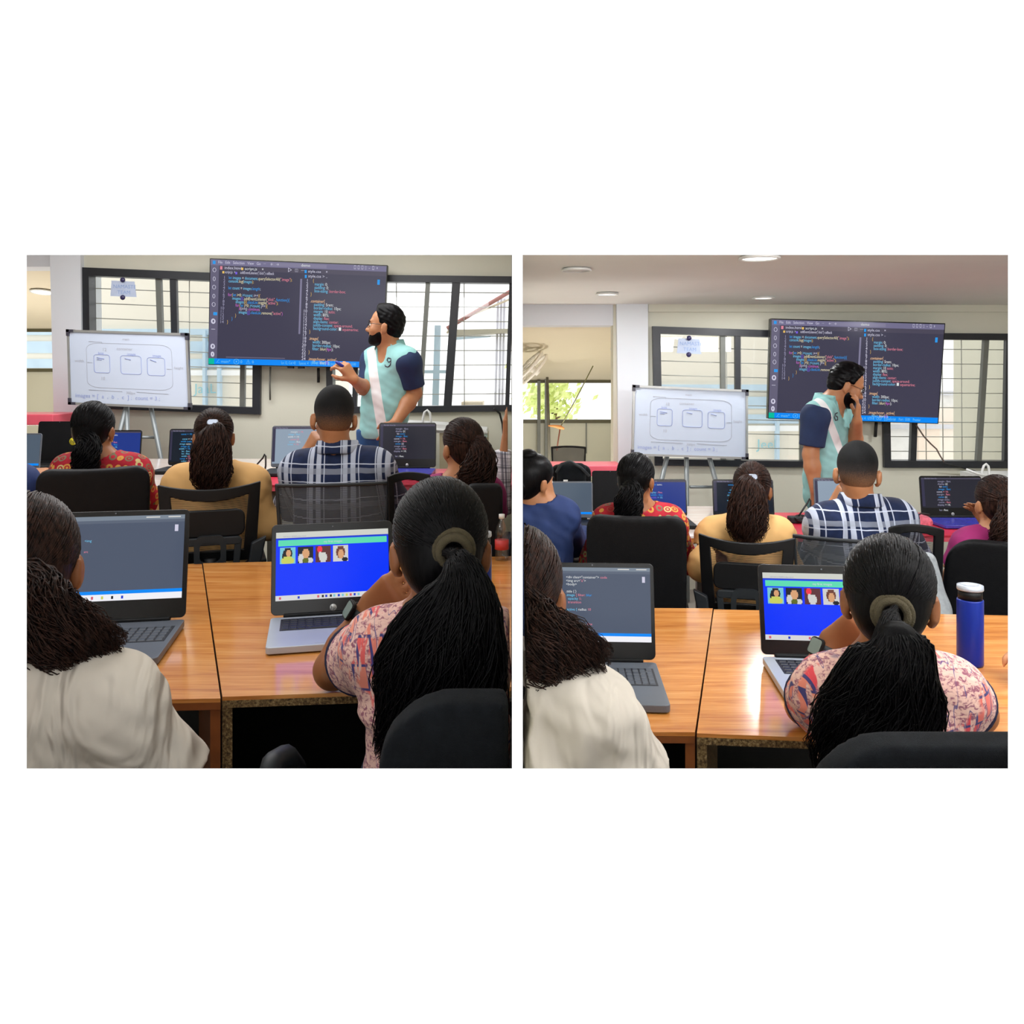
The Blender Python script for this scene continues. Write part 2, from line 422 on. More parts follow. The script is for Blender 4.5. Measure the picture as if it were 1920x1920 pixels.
def person(label, head, d, s=1.0, yaw=0, pitch=0, roll=0, sh=None, ds=None, el=(None, None), wr=(None, None), hands=(None, None), tyaw=0, floor=0, male=False,
           skin_c=(150, 96, 62), hair=None, top=None, bottom=None, clip=None, h=.008, stand=False, hips=None, glasses=False, beard=False, cat='person', width=1.0, legs=True, group=None):
    az = -math.degrees(math.atan((head[0]-960)/F)); yaw += az; tyaw += az       # everyone is posed relative to the line of sight
    hc = np.array(P(head[0], head[1], d)); R = rot_head(yaw, pitch, roll)
    L = lambda x, y, z: hc+R @ (np.array((x, y, z))*s)
    tw = math.radians(tyaw); fw = Vector((-math.sin(tw), math.cos(tw), 0)); sd = Vector((math.cos(tw), math.sin(tw), 0))
    ds = ds or d
    shp = [None, None]                                      # [0] = the person's own left, [1] = right
    for i in (0, 1):
        q = sh[i]; shp[i] = P(q[0], q[1], q[2] if len(q) > 2 else ds)
    mid = (shp[0]+shp[1])*.5; neck = mid+Vector((0, 0, .035*s))
    hipz = floor+(.93*s if stand else .545)
    hip = Vector(hips) if hips is not None else Vector((mid.x, mid.y-.02, hipz))
    up = (mid-hip).normalized()
    W = (mid-shp[0]).length
    elp, wrp = [], []
    for i, sg in ((0, -1), (1, 1)):
        elp.append(P(*el[i]) if el[i] else shp[i]+sd*sg*.05*s+fw*.10*s+Vector((0, 0, -.25*s)))
        wrp.append(P(*wr[i]) if wr[i] else elp[i]+fw*.22*s-sd*sg*.06*s+Vector((0, 0, .02)))
    sk = skin('skin_%d_%d_%d' % skin_c, skin_c)
    face = [ell(L(0, -.008, .032), np.array((.074, .096, .084))*s, R, .02*s), ell(L(0, .028, -.036), np.array((.057, .064, .08))*s, R, .03*s),
            ell(L(0, .062, -.093), np.array((.028, .024, .022))*s, R, .03*s),
            cone(L(0, .086, .006), L(0, .108, -.032), .007*s, .0125*s, .012*s), cone(L(-.013, .092, -.036), L(.013, .092, -.036), .009*s, .009*s, .008*s),
            cone(L(-.034, .078, .022), L(.034, .078, .022), .012*s, .012*s, .015*s), cone(L(-.016, .083, -.06), L(.016, .083, -.06), .0075*s, .0075*s, .008*s),
            cone(L(-.014, .081, -.071), L(.014, .081, -.071), .008*s, .008*s, .008*s), ell(L(-.04, .06, -.03), np.array((.025, .022, .025))*s, R, .03*s), ell(L(.04, .06, -.03), np.array((.025, .022, .025))*s, R, .03*s)]
    for sg in (-1, 1):
        face += [ell(L(sg*.083, -.010, -.014), np.array((.0095, .020, .033))*s, R @ np.array(Matrix.Rotation(-sg*.45, 3, 'Z')), .006*s), cone(L(sg*.088, -.024, .006), L(sg*.086, -.018, -.034), .006*s, .005*s, .004), ball(L(sg*.077, .0, -.044), .009*s, .006)]
    nk = [cone(L(0, -.028, -.05), neck-Vector((0, 0, .01))-fw*.005, (.054 if male else .047)*s, (.06 if male else .05)*s, .03)]
    cr, wr_, hr = ((.150, .128, .135) if male else (.132, .108, .135))
    cr, wr_, hr = cr*s*width, wr_*s*width, hr*s*width
    ch = mid-up*.11*s; wa = hip+up*.16*s
    fl = .70
    torso = [cone(ch, wa, cr, wr_, .06, fw, fl), cone(wa, hip+up*.02, wr_, hr, .08, fw, .8),
             cone(shp[0]-(shp[0]-mid)*.25, shp[1]-(shp[1]-mid)*.25, .062*s, .062*s, .06, fw, .9)]
    trap = [cone(neck+Vector((0, 0, .03*s)), shp[i]+Vector((0, 0, .0)), .045*s, .045*s, .05) for i in (0, 1)]
    arms, fore, hnds = [[], []], [[], []], []
    am = 1.1 if male else 1.0
    for i, sg in ((0, -1), (1, 1)):
        arms[i] = [ball(shp[i], .056*s*am, .04), cone(shp[i], elp[i], .05*s*am, .04*s*am, .03)]
        m_ = elp[i].lerp(wrp[i], .35)
        fore[i] = [cone(elp[i], m_, .04*s*am, .041*s*am, .02), cone(m_, wrp[i], .041*s*am, .027*s*am, .02)]
        hd = hands[i] or {}
        dr = Vector(hd.get('dir', (wrp[i]-elp[i]))); nr = Vector(hd.get('n', (0, 0, -1)))
        hnds += hand(wrp[i], dr, nr, hd.get('side', 1 if i == 0 else -1), s*hd.get('s', 1), hd.get('curl', (25, 30, 20)), hd.get('spread', .19), hd.get('thumb', 35), hd.get('point'))
    lg = []; kn, an = [], []
    for sg in (-1, 1):
        hp = hip+sd*sg*.085*s
        if stand:
            k_ = hp+Vector((0, 0, -.42*s))+fw*.02; a_ = Vector((k_.x, k_.y, floor+.085))-fw*.03
        else:
            k_ = hp+fw*.40+sd*sg*.015; k_.z = floor+.49; a_ = k_-fw*.04; a_.z = floor+.085
        kn.append(k_); an.append(a_)
        lg += [cone(hp, k_, .080*s, .058*s, .05), cone(k_, k_.lerp(a_, .35), .058*s, .058*s, .03), cone(k_.lerp(a_, .35), a_, .058*s, .038*s, .03),
               cone(a_-Vector((0, 0, .033)), a_+fw*.13-Vector((0, 0, .042)), .036*s, .027*s, .03)]
    if not legs: lg = []
    cuts = []
    if clip: cuts = [lambda x, y, z: clip(x, y, z)+.014]
    body = face+nk+torso+trap+arms[0]+arms[1]+fore[0]+fore[1]+hnds       # the legs are inside the trousers
    org = Vector((hip.x, hip.y, floor))
    root = solid('person', sdf(body, h, cuts), sk, None, org)
    tag(root, label, cat, group)
    # eyes
    if clip is None or True:
        for sg in (-1, 1):
            c = L(sg*.031, .0805, .0)
            if clip and clip(c[0]+.015, c[1], c[2]) > 0: continue
            e = MB().lathe([(.0001, -.0115*s)]+[(.0115*s*math.sin(a*math.pi/8), -.0115*s*math.cos(a*math.pi/8)) for a in range(1, 8)]+[(.0001, .0115*s)], (0, 0, 0), 12)
            e.xf(Matrix.Translation(Vector(c))).build('eye', mat('eye_white', (216, 208, 200), .2, var=0), root, world=True)
            ir = MB().lathe([(.0001, 0), (.005*s, .0005), (.0055*s, .0), (.0001, -.002)], (0, 0, 0), 12)
            RM = Matrix(R.tolist()).to_4x4() @ Matrix.Rotation(-math.pi/2, 4, 'X')
            ir.xf(Matrix.Translation(Vector(L(sg*.031, .0915, .0))) @ RM).build('iris', mat('dark_iris', (26, 16, 12), .15, var=0), root, world=True)
            br = MB().tube([L(sg*.014, .096, .019), L(sg*.03, .0955, .025), L(sg*.048, .084, .02)], [.003*s, .0042*s, .002*s], 6)
            br.build('eyebrow', mat('black_brow', (16, 12, 11), .8, var=0), root, world=True)
    # upper garment
    if top:
        o = top.get('off', .012); sl = top.get('sleeve', .6)
        g = lambda p, e: (p[0], p[1], p[2], p[3]+e, p[4]+e, p[5], p[6], p[7])
        P_ = [g(p, o) for p in torso]+[g(p, o*.8) for p in trap]
        gc = [clip] if clip else []
        nz = mid.z
        slv = []
        for i in (0, 1):
            if sl <= 0:
                P_ += [ball(shp[i], .056*s*am+o*.5, .04)]
            elif sl <= 1:
                e_ = shp[i].lerp(elp[i], sl); fl_ = top.get('flare', .012)
                P_ += [ball(shp[i], .058*s*am+o*.7, .04), cone(shp[i], e_, .052*s*am+o, .046*s*am+o+fl_, .04)]
                ax_ = (elp[i]-shp[i]).normalized()
                slv.append((np.array(e_), np.array(ax_), .046*s*am+o+fl_+.02))
            else:
                P_ += [ball(shp[i], .058*s*am+o*.7, .04), cone(shp[i], elp[i], .052*s*am+o, .045*s*am+o, .04), cone(elp[i], elp[i].lerp(wrp[i], sl-1), .046*s*am+o, .034*s*am+o, .03)]
                ax_ = (wrp[i]-elp[i]).normalized(); slv.append((np.array(elp[i].lerp(wrp[i], sl-1)), np.array(ax_), .046*s*am+o+.03))
        def cuff(x, y, z):
            out = np.full(np.broadcast(x, y, z).shape, -1.0, np.float32)
            for e_, a_, rr in slv:
                X, Y, Z = x-e_[0], y-e_[1], z-e_[2]; t = X*a_[0]+Y*a_[1]+Z*a_[2]
                q = np.sqrt(np.maximum(X*X+Y*Y+Z*Z-t*t, 0))-rr
                out = np.maximum(out, np.minimum(t, -q))       # cut beyond the cuff, near the arm only
            return out
        gc.append(cuff)
        hz = hip.z+top.get('hem', -.06)
        gc.append(lambda x, y, z: hz-z+0*x)
        nr_ = top.get('neck', .064)*s; nb = np.array(neck)-np.array(fw)*top.get('nback', 0.0)+np.array((0, 0, top.get('nz', .03)*s))
        sb = [cone(nb, nb+np.array((0, 0, .2)), nr_, nr_*1.2, .008), cone(nb+np.array((0, 0, top.get('vz', 0)*1.2)), nb+np.array(fw)*top.get('vneck', .05)+np.array((0, 0, -top.get('vz', .01))), nr_*.8, nr_*.5, .008)]
        fo = top.get('folds', 0)
        v, q = sdf(P_, top.get('h', h), gc, sb)
        v = relax(v, q, 2)
        if fo:
            v = fold(fold(v, fo, s), fo*.45, s, 2.3)
        gm = solid(top.get('name', 'shirt'), (v, q), top['mat'], root, org, sm=0)
        if top.get('label'): gm['label'] = top['label']
        if top.get('collar'):
            mb = MB(); n = 26; rr = (.072 if male else .06)*s
            rows = [(1.0, -.012), (1.0, .022), (1.08, .026), (1.28, -.018), (1.22, -.024)]
            nc = Vector(neck)+Vector((0, 0, .066*s))
            vs = []
            for a_, z in rows:
                for k in range(n):
                    t = (-140+280*k/(n-1))*math.pi/180
                    vs.append(nc+(-fw*math.cos(t)+sd*math.sin(t)*1.02)*rr*a_+Vector((0, 0, z*s-.016*s*(abs(t)/2.4)**2)))
            fs = [(r*n+k, r*n+k+1, (r+1)*n+k+1, (r+1)*n+k) for r in range(len(rows)-1) for k in range(n-1)]
            c_ = MB().add(vs, fs, True).build('collar', top['collar'], root, world=True)
            sm_ = c_.modifiers.new('thick', 'SOLIDIFY'); sm_.thickness = .003
        if top.get('piping'):
            for i in (0, 1):
                e_ = shp[i].lerp(elp[i], sl*.93); a_ = (elp[i]-shp[i]).normalized(); u_ = a_.orthogonal().normalized(); w_ = a_.cross(u_)
                rr = .046*s*am+o+.012+top.get('pr', .001)
                if clip and clip(e_.x, e_.y, e_.z) > -.06: continue
                MB().tube([e_+(u_*math.cos(t*math.pi/14)+w_*math.sin(t*math.pi/14))*rr for t in range(28)], .0045, 6, True).build('sleeve_piping', top['piping'], root, world=True)
    if bottom:
        g = lambda p, e: (p[0], p[1], p[2], p[3]+e, p[4]+e, p[5], p[6], p[7])
        bp = [g(cone(wa, hip+up*.02, wr_, hr, .08, fw, .8), .006)]+[g(p, .008) for j, p in enumerate(lg) if j % 4 != 3]
        top_z = hip.z+(top['hem']+.05 if stand else .08)
        bc = [lambda x, y, z: z-top_z+0*x+0*y, lambda x, y, z: (floor+.09)-z+0*x]+([clip] if clip else [])
        solid('trousers', sdf(bp, .009 if stand else .014, bc), bottom, root, org)
        g2 = [g(p, .006) for j, p in enumerate(lg) if j % 4 == 3]
        solid('shoe', sdf(g2[:1], .011, [clip] if clip else []), M['black'], root, org); solid('shoe', sdf(g2[1:], .011, [clip] if clip else []), M['black'], root, org)
    ctx = dict(hc=hc, R=R, L=L, s=s, root=root, org=org, neck=neck, clip=clip, h=h, sd=sd, fw=fw, face=face, d=d, elp=elp, wrp=wrp, shp=shp)
    if hair: hair(ctx)
    if beard:
        bp = [ell(L(0, .03, -.04), np.array((.0615, .0675, .0815))*s, R, .02), ell(L(0, .066, -.097), np.array((.034, .027, .026))*s, R, .02)]
        def bc(x, y, z):
            X, Y, Z = x-hc[0], y-hc[1], z-hc[2]
            yy = (R[0, 1]*X+R[1, 1]*Y+R[2, 1]*Z)/s; zz = (R[0, 2]*X+R[1, 2]*Y+R[2, 2]*Z)/s; xx = (R[0, 0]*X+R[1, 0]*Y+R[2, 0]*Z)/s
            e = np.maximum(zz+.03+.42*np.maximum(yy-.015, 0), .0-yy-.004)              # below the cheek line, in front of the ear
            lips = np.sqrt((xx/.022)**2+((yy-.092)/.03)**2+((zz+.066)/.0095)**2)-1
            return np.maximum(e, -lips*.012)*s
        solid('beard', sdf(bp, .004, [bc]), ctx_hair_black(), root, org)
        MB().tube([L(-.027, .079, -.062), L(-.014, .0945, -.05), L(0, .099, -.047), L(.014, .0945, -.05), L(.027, .079, -.062)], [.003*s, .005*s, .0045*s, .005*s, .003*s], 6).build('moustache', ctx_hair_black(), root, world=True)
    if glasses:
        gb = MB()
        for sg in (-1, 1):
            gb.tube([L(sg*.033+.021*math.cos(a*math.pi/9), .101-.006*abs(math.cos(a*math.pi/9)), -.002+.017*math.sin(a*math.pi/9)) for a in range(18)], .0016*s, 5, True)
            gb.tube([L(sg*.054, .094, .006), L(sg*.076, .06, .007), L(sg*.082, .0, .006), L(sg*.083, -.02, -.008)], .0016*s, 5)
        gb.tube([L(-.012, .103, .0), L(0, .107, .003), L(.012, .103, .0)], .0016*s, 5)
        gb.build('glasses', M['blackgloss'], root, world=True)
    return ctx
def fold(v, amp, s, fq=1.0):
    """soft cloth creases pushed along a cheap normal from the body axis"""
    c = v.mean(0); d = v-c; d[:, 2] = 0; r = np.maximum(np.linalg.norm(d, axis=1), 1e-3); d /= r[:, None]
    v0 = v; v = v*fq
    ph = np.sin(v[:, 0]*37+np.sin(v[:, 2]*21)*1.7+v[:, 1]*23)+.6*np.sin(v[:, 2]*58+v[:, 0]*31+np.sin(v[:, 1]*40))
    return v0+d*(amp*ph)[:, None]
def ctx_hair_black(): return hairmat('black_hair', (5, 5, 6), (16, 15, 17), .38)
def hcap(c, grow, cutc=.42, extra=(), nape=-.085):
    """scalp covering: the grown skull, cut along a hairline running from the forehead behind the ears to the nape"""
    L, s, R, hc = c['L'], c['s'], c['R'], c['hc']
    pr = [ell(L(0, -.010, .034), (np.array((.074, .097, .085))+grow)*s, R, .02), ell(L(0, -.048, -.03), (np.array((.053, .05, .055))+grow*.6)*s, R, .04)]+list(extra)
    def cut(x, y, z):
        X, Y, Z = x-hc[0], y-hc[1], z-hc[2]
        yy = (R[0, 1]*X+R[1, 1]*Y+R[2, 1]*Z)/s; zz = (R[0, 2]*X+R[1, 2]*Y+R[2, 2]*Z)/s
        return np.maximum(.75*yy-.66*zz-cutc*.1, nape-zz)*s
    return pr, cut
def hair_ponytail(tie, path, rad, n=160, scalp=220, col='black_hair', tiemat=None, wav=.008, r=.003, grow=.012, flat=.7, seed=3, hm=None, tie_r=.026, cutc=.30, rings=2):
    """tie: local head coordinates of the hair tie; path: world points after the tie"""
    def f(c):
        L, s, R, hc = c['L'], c['s'], c['R'], c['hc']; m = hm or ctx_hair_black()
        pr, cut = hcap(c, grow, cutc)
        tp = L(*tie); pts = [tp]+[np.array(p) for p in path]
        cuts = [c['clip']] if c['clip'] else []
        # the cap first (cut at the hairline), then the tail, uncut, joined in one mesh
        v1, q1 = sdf(pr, min(c['h'], .006), [cut]+cuts); v1 = relax(v1, q1, 2)
        tl = sweep_prims(pts, [x*(.55 if i < 2 else .72) for i, x in enumerate(rad)], .012)
        tl = [(p[0], p[1], p[2], p[3], p[4], p[5], np.array((0, 1., 0)), flat) for p in tl]
        v2, q2 = sdf(tl, min(c['h'], .007), cuts); v2 = relax(v2, q2, 2)
        mb = MB()
        strands(mb, hc+R @ (np.array((0, -.010, .034))*s), R, (np.array((.074, .097, .085))+grow)*s, tp, scalp, .0015*s if c['h'] < .007 else .002*s, seed=seed)
        tail(mb, pts, rad, n, r, seed, wav, flat)
        if c['clip']: mb = clip_mb(mb, c['clip'])
        solid('hair', (np.concatenate([v1, v2]), np.concatenate([q1, q2+len(v1)])), m, c['root'], c['org'], mb, sm=0)
        if tiemat and not c['clip'] is CR:
            t = (Vector(pts[1])-Vector(pts[0])).normalized(); u = t.orthogonal().normalized(); w_ = t.cross(u)
            tb = MB()
            for k in range(rings):
                rr = tie_r*(1.0-.22*k); c0 = Vector(tp)+t*(.006+.012*k)
                pth = [c0+(u*math.cos(a*math.pi/12)+w_*math.sin(a*math.pi/12))*rr for a in range(24)]
                tb.tube(pth, .0078*s, 8, True)
            tb.build('hair_tie', tiemat, c['root'], world=True)
    return f
def clip_mb(mb, clip):
    bad = [clip(v[0], v[1], v[2]) > 0 for v in mb.v]; o = MB(); o.v = mb.v
    for f, s_ in zip(mb.f, mb.sm):
        if not any(bad[i] for i in f): o.f.append(f); o.sm.append(s_)
    return o
def hair_short(top=.016, cutz=-.02, m=None, fade=True, cutc=.36):
    def f(c):
        L, s, R, hc = c['L'], c['s'], c['R'], c['hc']
        cuts = [c['clip']] if c['clip'] else []
        pr = [ell(L(0, -.008, .040), np.array((.075+top*.35, .097+top*.6, .082+top))*s, R, .02)]
        if not fade: pr += [ell(L(0, .045, .085), np.array((.062, .045, .03+top*.4))*s, R, .03), ell(L(0, -.05, -.02), np.array((.06, .052, .055))*s, R, .03)]
        else: pr += [ell(L(0, -.044, -.02), np.array((.064, .06, .055))*s, R, .03)]
        def cut(x, y, z):
            X, Y, Z = x-hc[0], y-hc[1], z-hc[2]
            yy = (R[0, 1]*X+R[1, 1]*Y+R[2, 1]*Z)/s; zz = (R[0, 2]*X+R[1, 2]*Y+R[2, 2]*Z)/s
            a = np.minimum(yy-.012, .75*yy-.66*zz-cutc*.1+.02)                 # face side
            a = np.maximum(.75*yy-.66*zz-cutc*.1, cutz-zz)
            if not fade:
                a = np.maximum(yy-.36*np.minimum(zz, .10)-.018, cutz-zz); a = np.maximum(a, np.where(yy > -.022, .012-zz, -1))    # temples, and cut around the ear
            return a*s
        v, q = sdf(pr, .0045, [cut]+cuts); v = relax(v, q, 1)
        if not fade: v = fold(v, .0016, 1, 4.2)
        solid('hair', (v, q), m or ctx_hair_black(), c['root'], c['org'], sm=0)
    return f
# ---------------------------------------------------------------- building: white wall standing in for a blank border, two openings, a classroom behind each
def struct(name, mb, m, **kw): return tag(mb.build(name, m, **kw), kind='structure')
PX1, PX2, PY1, PY2 = (50, 960), (980, 1890), 478, 1441
def front_wall():
    mb = MB(); y0, y1 = 1.0, 1.06
    X = lambda p: (p-960)/F
    zt, zb = H-(PY1-YH)/F, H-(PY2-YH)/F
    a, b, c, d = X(50), X(960), X(980), X(1890); e = .09
    XO, ZO = (-5.4, 4.6), (-.2, 2.75)
    for yy, g, fl in ((y0, 0, False), (y1, e, True)):
        A, B_, C_, D_, zt_, zb_ = a-g, b, c, d+g, zt+g, zb-g
        for x0, x1, z0, z1 in ((XO[0], A, *ZO), (D_, XO[1], *ZO), (A, D_, zt_, ZO[1]), (A, D_, ZO[0], zb_), (B_, C_, zb_, zt_)):
            q = [(x0, yy, z0), (x1, yy, z0), (x1, yy, z1), (x0, yy, z1)]
            mb.add(q, [(3, 2, 1, 0) if fl else (0, 1, 2, 3)])
    for o0, i0 in ((a, a-e), (d, d+e), (b, b), (c, c)):
        zt1, zb1 = zt+e, zb-e
        mb.add([(o0, y0, zb), (o0, y0, zt), (i0, y1, zt1), (i0, y1, zb1)], [(0, 1, 2, 3)])
    for (p, q, pi, qi) in ((a, b, a-e, b), (c, d, c, d+e)):
        mb.add([(p, y0, zt), (q, y0, zt), (qi, y1, zt+e), (pi, y1, zt+e)], [(0, 1, 2, 3)])
        mb.add([(p, y0, zb), (q, y0, zb), (qi, y1, zb-e), (pi, y1, zb-e)], [(0, 1, 2, 3)])
    struct('border_wall', mb, M['facade'])
front_wall()
FR = -.17                                                   # floor of the second room, two steps lower
struct('wall_partition', MB().box((.0015, 1.06, -.2), (.0115, 8.7, 2.75)), M['wall'])
struct('floor', MB().box((-5.4, 1.06, -.06), (.0015, 8.7, 0)), M['floor'])
struct('floor', MB().box((.0115, 1.06, FR-.06), (4.6, 8.7, FR)), M['floor'])
struct('wall_left', MB().box((-5.4, 1.06, 0), (-5.3, 8.7, 2.75)), M['wall'])
struct('wall_right', MB().box((4.5, 1.06, FR), (4.6, 8.7, 2.75)), M['wall'])
struct('ceiling', MB().box((-5.3, 1.06, 2.45), (.0015, 6.1, 2.55)), M['ceil'])
CZ = 1.835
mb = MB()
# second ceiling: a flat slab whose far edge drops very slightly towards the right corner
mb.prism([(.0115, 1.06, CZ), (4.5, 1.06, CZ), (4.5, 6.1, CZ-.01), (.0115, 6.1, CZ)][::-1], (0, 0, .1)); struct('ceiling', mb, M['ceil'])
def plane_px(pts, d, m, name, thick=.12, parent=None):
    mb = MB().prism([P(x, y, d) for x, y in pts], (0, thick, 0)); return mb.build(name, m, parent)
def wall_with_holes(name, d, outer, holes, thick=.15, m=None):
    """outer and holes in pixel rows/columns at distance d; holes are quads (tl, tr, br, bl) ordered left to right and equal in height order"""
    m = m or M['wall']; mb = MB(); pr = lambda pts: mb.prism([P(x, y, d) for x, y in pts], (0, thick, 0))
    (x0, y0), (x1, y1) = outer
    xs = x0; yt0 = y0
    for tl, tr, br, bl in holes:
        pr([(xs, y0), (xs, y1), (bl[0], y1), bl, tl, (tl[0], y0)])
        pr([(tl[0], y0), tl, tr, (tr[0], y0)]); pr([bl, (bl[0], y1), (br[0], y1), br])
        xs = None; last = (tr, br)
        nx = (tr[0], br[0]); hole_end = (tr, br); x_after = max(tr[0], br[0])
        # the sliver to the right of this hole up to a common column
        pr([(tr[0], y0), tr, br, (br[0], y1), (x_after+4, y1), (x_after+4, y0)]); xs = x_after+4
    pr([(xs, y0), (xs, y1), (x1, y1), (x1, y0)])
    return struct(name, mb, m)
WD = 6.0
# ---- first room
wall_with_holes('wall_back', WD, ((100, 300), (959.4, 1090)), [((160, 506), (484, 519), (484, 771), (163, 763)), ((614, 515), (959, 521), (959, 769), (618, 769))])
struct('pillar', MB().prism([P(89, 300, 5.95), P(108, 1080, 5.95), P(157, 1080, 5.95), P(149, 300, 5.95)], (0, .3, 0)), mat('pillar_paint', (226, 230, 236), .6, var=.02, vs=2))
# deep bay behind the pillar: beam, sloping soffit, far wall with a strip window
struct('beam', MB().box((-5.3, 6.0, P(0, 500, 6.0).z), (P(98.5, 0, 6.0).x, 6.25, 2.5)), mat('beam_paint', (216, 218, 224), .7, var=.02, vs=2))
zf = P(0, 617, 8.5).z
struct('ceiling', MB().prism([(-5.3, 6.2, P(0, 500, 6.0).z+.03), (-5.3, 8.5, zf), (P(146, 0, 8.5).x, 8.5, zf), (P(146, 0, 6.2).x, 6.2, P(0, 500, 6.0).z+.03)], (0, 0, .06)), M['slope'])
def far_bay(x0, x1, ytop, y0, y1, ybot, d, floor):
    X0, X1 = P(x0, 0, d).x, P(x1, 0, d).x; Zt, Z0, Z1 = P(0, ytop, d).z, P(0, y0, d).z, P(0, y1, d).z
    struct('wall_far', MB().box((X0, d, floor), (X1, d+.15, Z1)).box((X0, d, Z0), (X1, d+.15, Zt+.2)), M['wall'])
    wn = tag(empty('window_1', (X0, d, Z1)), kind='structure')
    for a, b in ((Z0-.022, Z0+.012), (Z1-.012, Z1+.022)):
        MB().box((X0, d-.02, a), (X1, d+.06, b)).build('window_frame', mat('bronze_frame', (92, 88, 66), .5, var=.05), wn, world=True)
    MB().box((X0, d+.02, Z1), (X1, d+.026, Z0)).build('window_pane', M['glass'], wn, world=True)
    return wn
far_bay(-120, 146, 610, 618, 695, 900, 8.5, 0)
struct('wall_bay', MB().prism([P(140, 0, 6.1)*1, P(152, 0, 6.1), P(152, 0, 8.6), P(140, 0, 8.6)], (0, 0, 1)).xf(Matrix.Identity(4)) if False else MB().prism([Vector((P(q, 0, e).x, e, 0)) for q, e in ((141, 6.22), (150, 6.22), (150, 8.65), (141, 8.65))], (0, 0, 2.3)), M['wall'])
# a pane frame builder working on a quad of the wall, in pixels at distance d
def window(num, d, quad, frame, mull, bars, vbars=(), depth=.10, panes=None):
    tl, tr, br, bl = quad
    at = lambda u, v: tuple(((1-u)*(1-v)*tl[i]+u*(1-v)*tr[i]+u*v*br[i]+(1-u)*v*bl[i]) for i in (0, 1))
    wn = tag(empty('window_%d' % num, P(*bl, d)), kind='structure')
    def strip(a, b, c, e, m, y0, th, name):
        MB().prism([P(*q, d)+Vector((0, y0, 0)) for q in (a, e, c, b)][::-1], (0, th, 0)).build(name, m, wn, world=True)
    W_ = tr[0]-tl[0]; Hh = bl[1]-tl[1]
    ft, fb, fl, fr = frame
    if ft: strip(at(0, 0), at(1, 0), at(1, ft/Hh), at(0, ft/Hh), M['alu'], -.03, depth, 'window_frame')
    if fb: strip(at(0, 1-fb/Hh), at(1, 1-fb/Hh), at(1, 1), at(0, 1), M['alu'], -.03, depth, 'window_frame')
    if fl: strip(at(0, ft/Hh), at(fl/W_, ft/Hh), at(fl/W_, 1-fb/Hh), at(0, 1-fb/Hh), M['alu'], -.03, depth, 'window_frame')
    if fr: strip(at(1-fr/W_, ft/Hh), at(1, ft/Hh), at(1, 1-fb/Hh), at(1-fr/W_, 1-fb/Hh), M['alu'], -.03, depth, 'window_frame')
    for (xt, xb, w_, m_, y0) in mull:
        u0, u1 = (xt-tl[0])/W_, (xb-bl[0])/(br[0]-bl[0]); dw = w_/W_
        strip(at(u0, ft/Hh), at(u0+dw, ft/Hh), at(u1+dw, 1-fb/Hh), at(u1, 1-fb/Hh), M[m_], y0, .035, 'window_sash')
    MB().prism([P(*q, d)+Vector((0, .035, 0)) for q in (at(0, 0), at(0, 1), at(1, 1), at(1, 0))], (0, .005, 0)).build('window_pane', M['glass'], wn, world=True)
    for y in bars:
        v = (y-tl[1])/Hh
        MB().tube([P(*at(0, v), d)+Vector((0, .13, 0)), P(*at(1, v), d)+Vector((0, .13, 0))], .0034, 6).build('grille_bar', M['bar'], wn, world=True)
    for x in vbars:
        u = (x-tl[0])/W_
        MB().tube([P(*at(u, 0), d)+Vector((0, .14, 0)), P(*at(u, 1), d)+Vector((0, .14, 0))], .0034, 6).build('grille_bar', M['bar'], wn, world=True)
    return wn
window(2, WD, ((157, 502), (492, 516), (490, 777), (161, 765)), (15, 13, 13, 15), [(291, 299, 10, 'alugrey', .0), (320, 326, 12, 'alu', -.02), (452, 449, 9, 'alugrey', .0)], [537+28.6*i for i in range(9)], (313, 341))
window(3, WD, ((611, 515), (959.5, 519), (959.5, 771), (614, 775)), (13, 12, 12, 0), [(666, 660, 9, 'alu', .0), (798, 783, 8, 'alugrey', .0), (848, 832, 15, 'alu', -.02), (955, 947, 8, 'alu', .0)], [543+28.4*i for i in range(9)], (738, 868))
# ---- second room
wall_with_holes('wall_back', WD, ((1150, 420), (1990, 1210)), [((1226, 617), (1511, 624), (1511, 872), (1230, 868)), ((1655, 627), (1905, 629), (1905, 872), (1660, 872))])
struct('pillar', MB().prism([P(1156, 540, 5.95), P(1163, 1180, 5.95), P(1216, 1180, 5.95), P(1215, 540, 5.95)], (0, .3, 0)), mat('pillar_paint', (226, 230, 236), .6, var=.02, vs=2))
struct('trim_1', MB().box((P(1215, 0, 5.98).x, 5.965, CZ-.055), (3.6, 6.0, CZ)), M['wall'])
struct('beam', MB().box((.0115, 6.0, P(0, 610, 6.0).z), (P(1149.5, 0, 6.0).x, 6.25, 2.0)), mat('beam_paint', (216, 218, 224), .7, var=.02, vs=2))
zf = P(0, 713, 8.5).z
struct('ceiling', MB().prism([(.0115, 6.2, P(0, 610, 6.0).z+.03), (.0115, 8.5, zf), (P(1168, 0, 8.5).x, 8.5, zf), (P(1168, 0, 6.2).x, 6.2, P(0, 610, 6.0).z+.03)], (0, 0, .06)), M['slope'])
struct('wall_bay', MB().prism([Vector((P(q, 0, e).x, e, FR)) for q, e in ((1166, 6.22), (1176, 6.22), (1176, 8.65), (1166, 8.65))], (0, 0, 2.1)), M['wall'])
w4 = far_bay(981, 1169, 706, 714, 791, 960, 8.5, FR)
X = lambda p: P(p, 0, 8.5).x
for xa, xb, za, zb_ in ((1021, 1027, 705, 872), (1007, 1013, 714, 850)):
    MB().box((X(xa), 8.42, P(0, zb_, 8.45).z), (X(xb), 8.47, P(0, za, 8.45).z)).build('window_sash', M['alugrey'], w4, world=True)
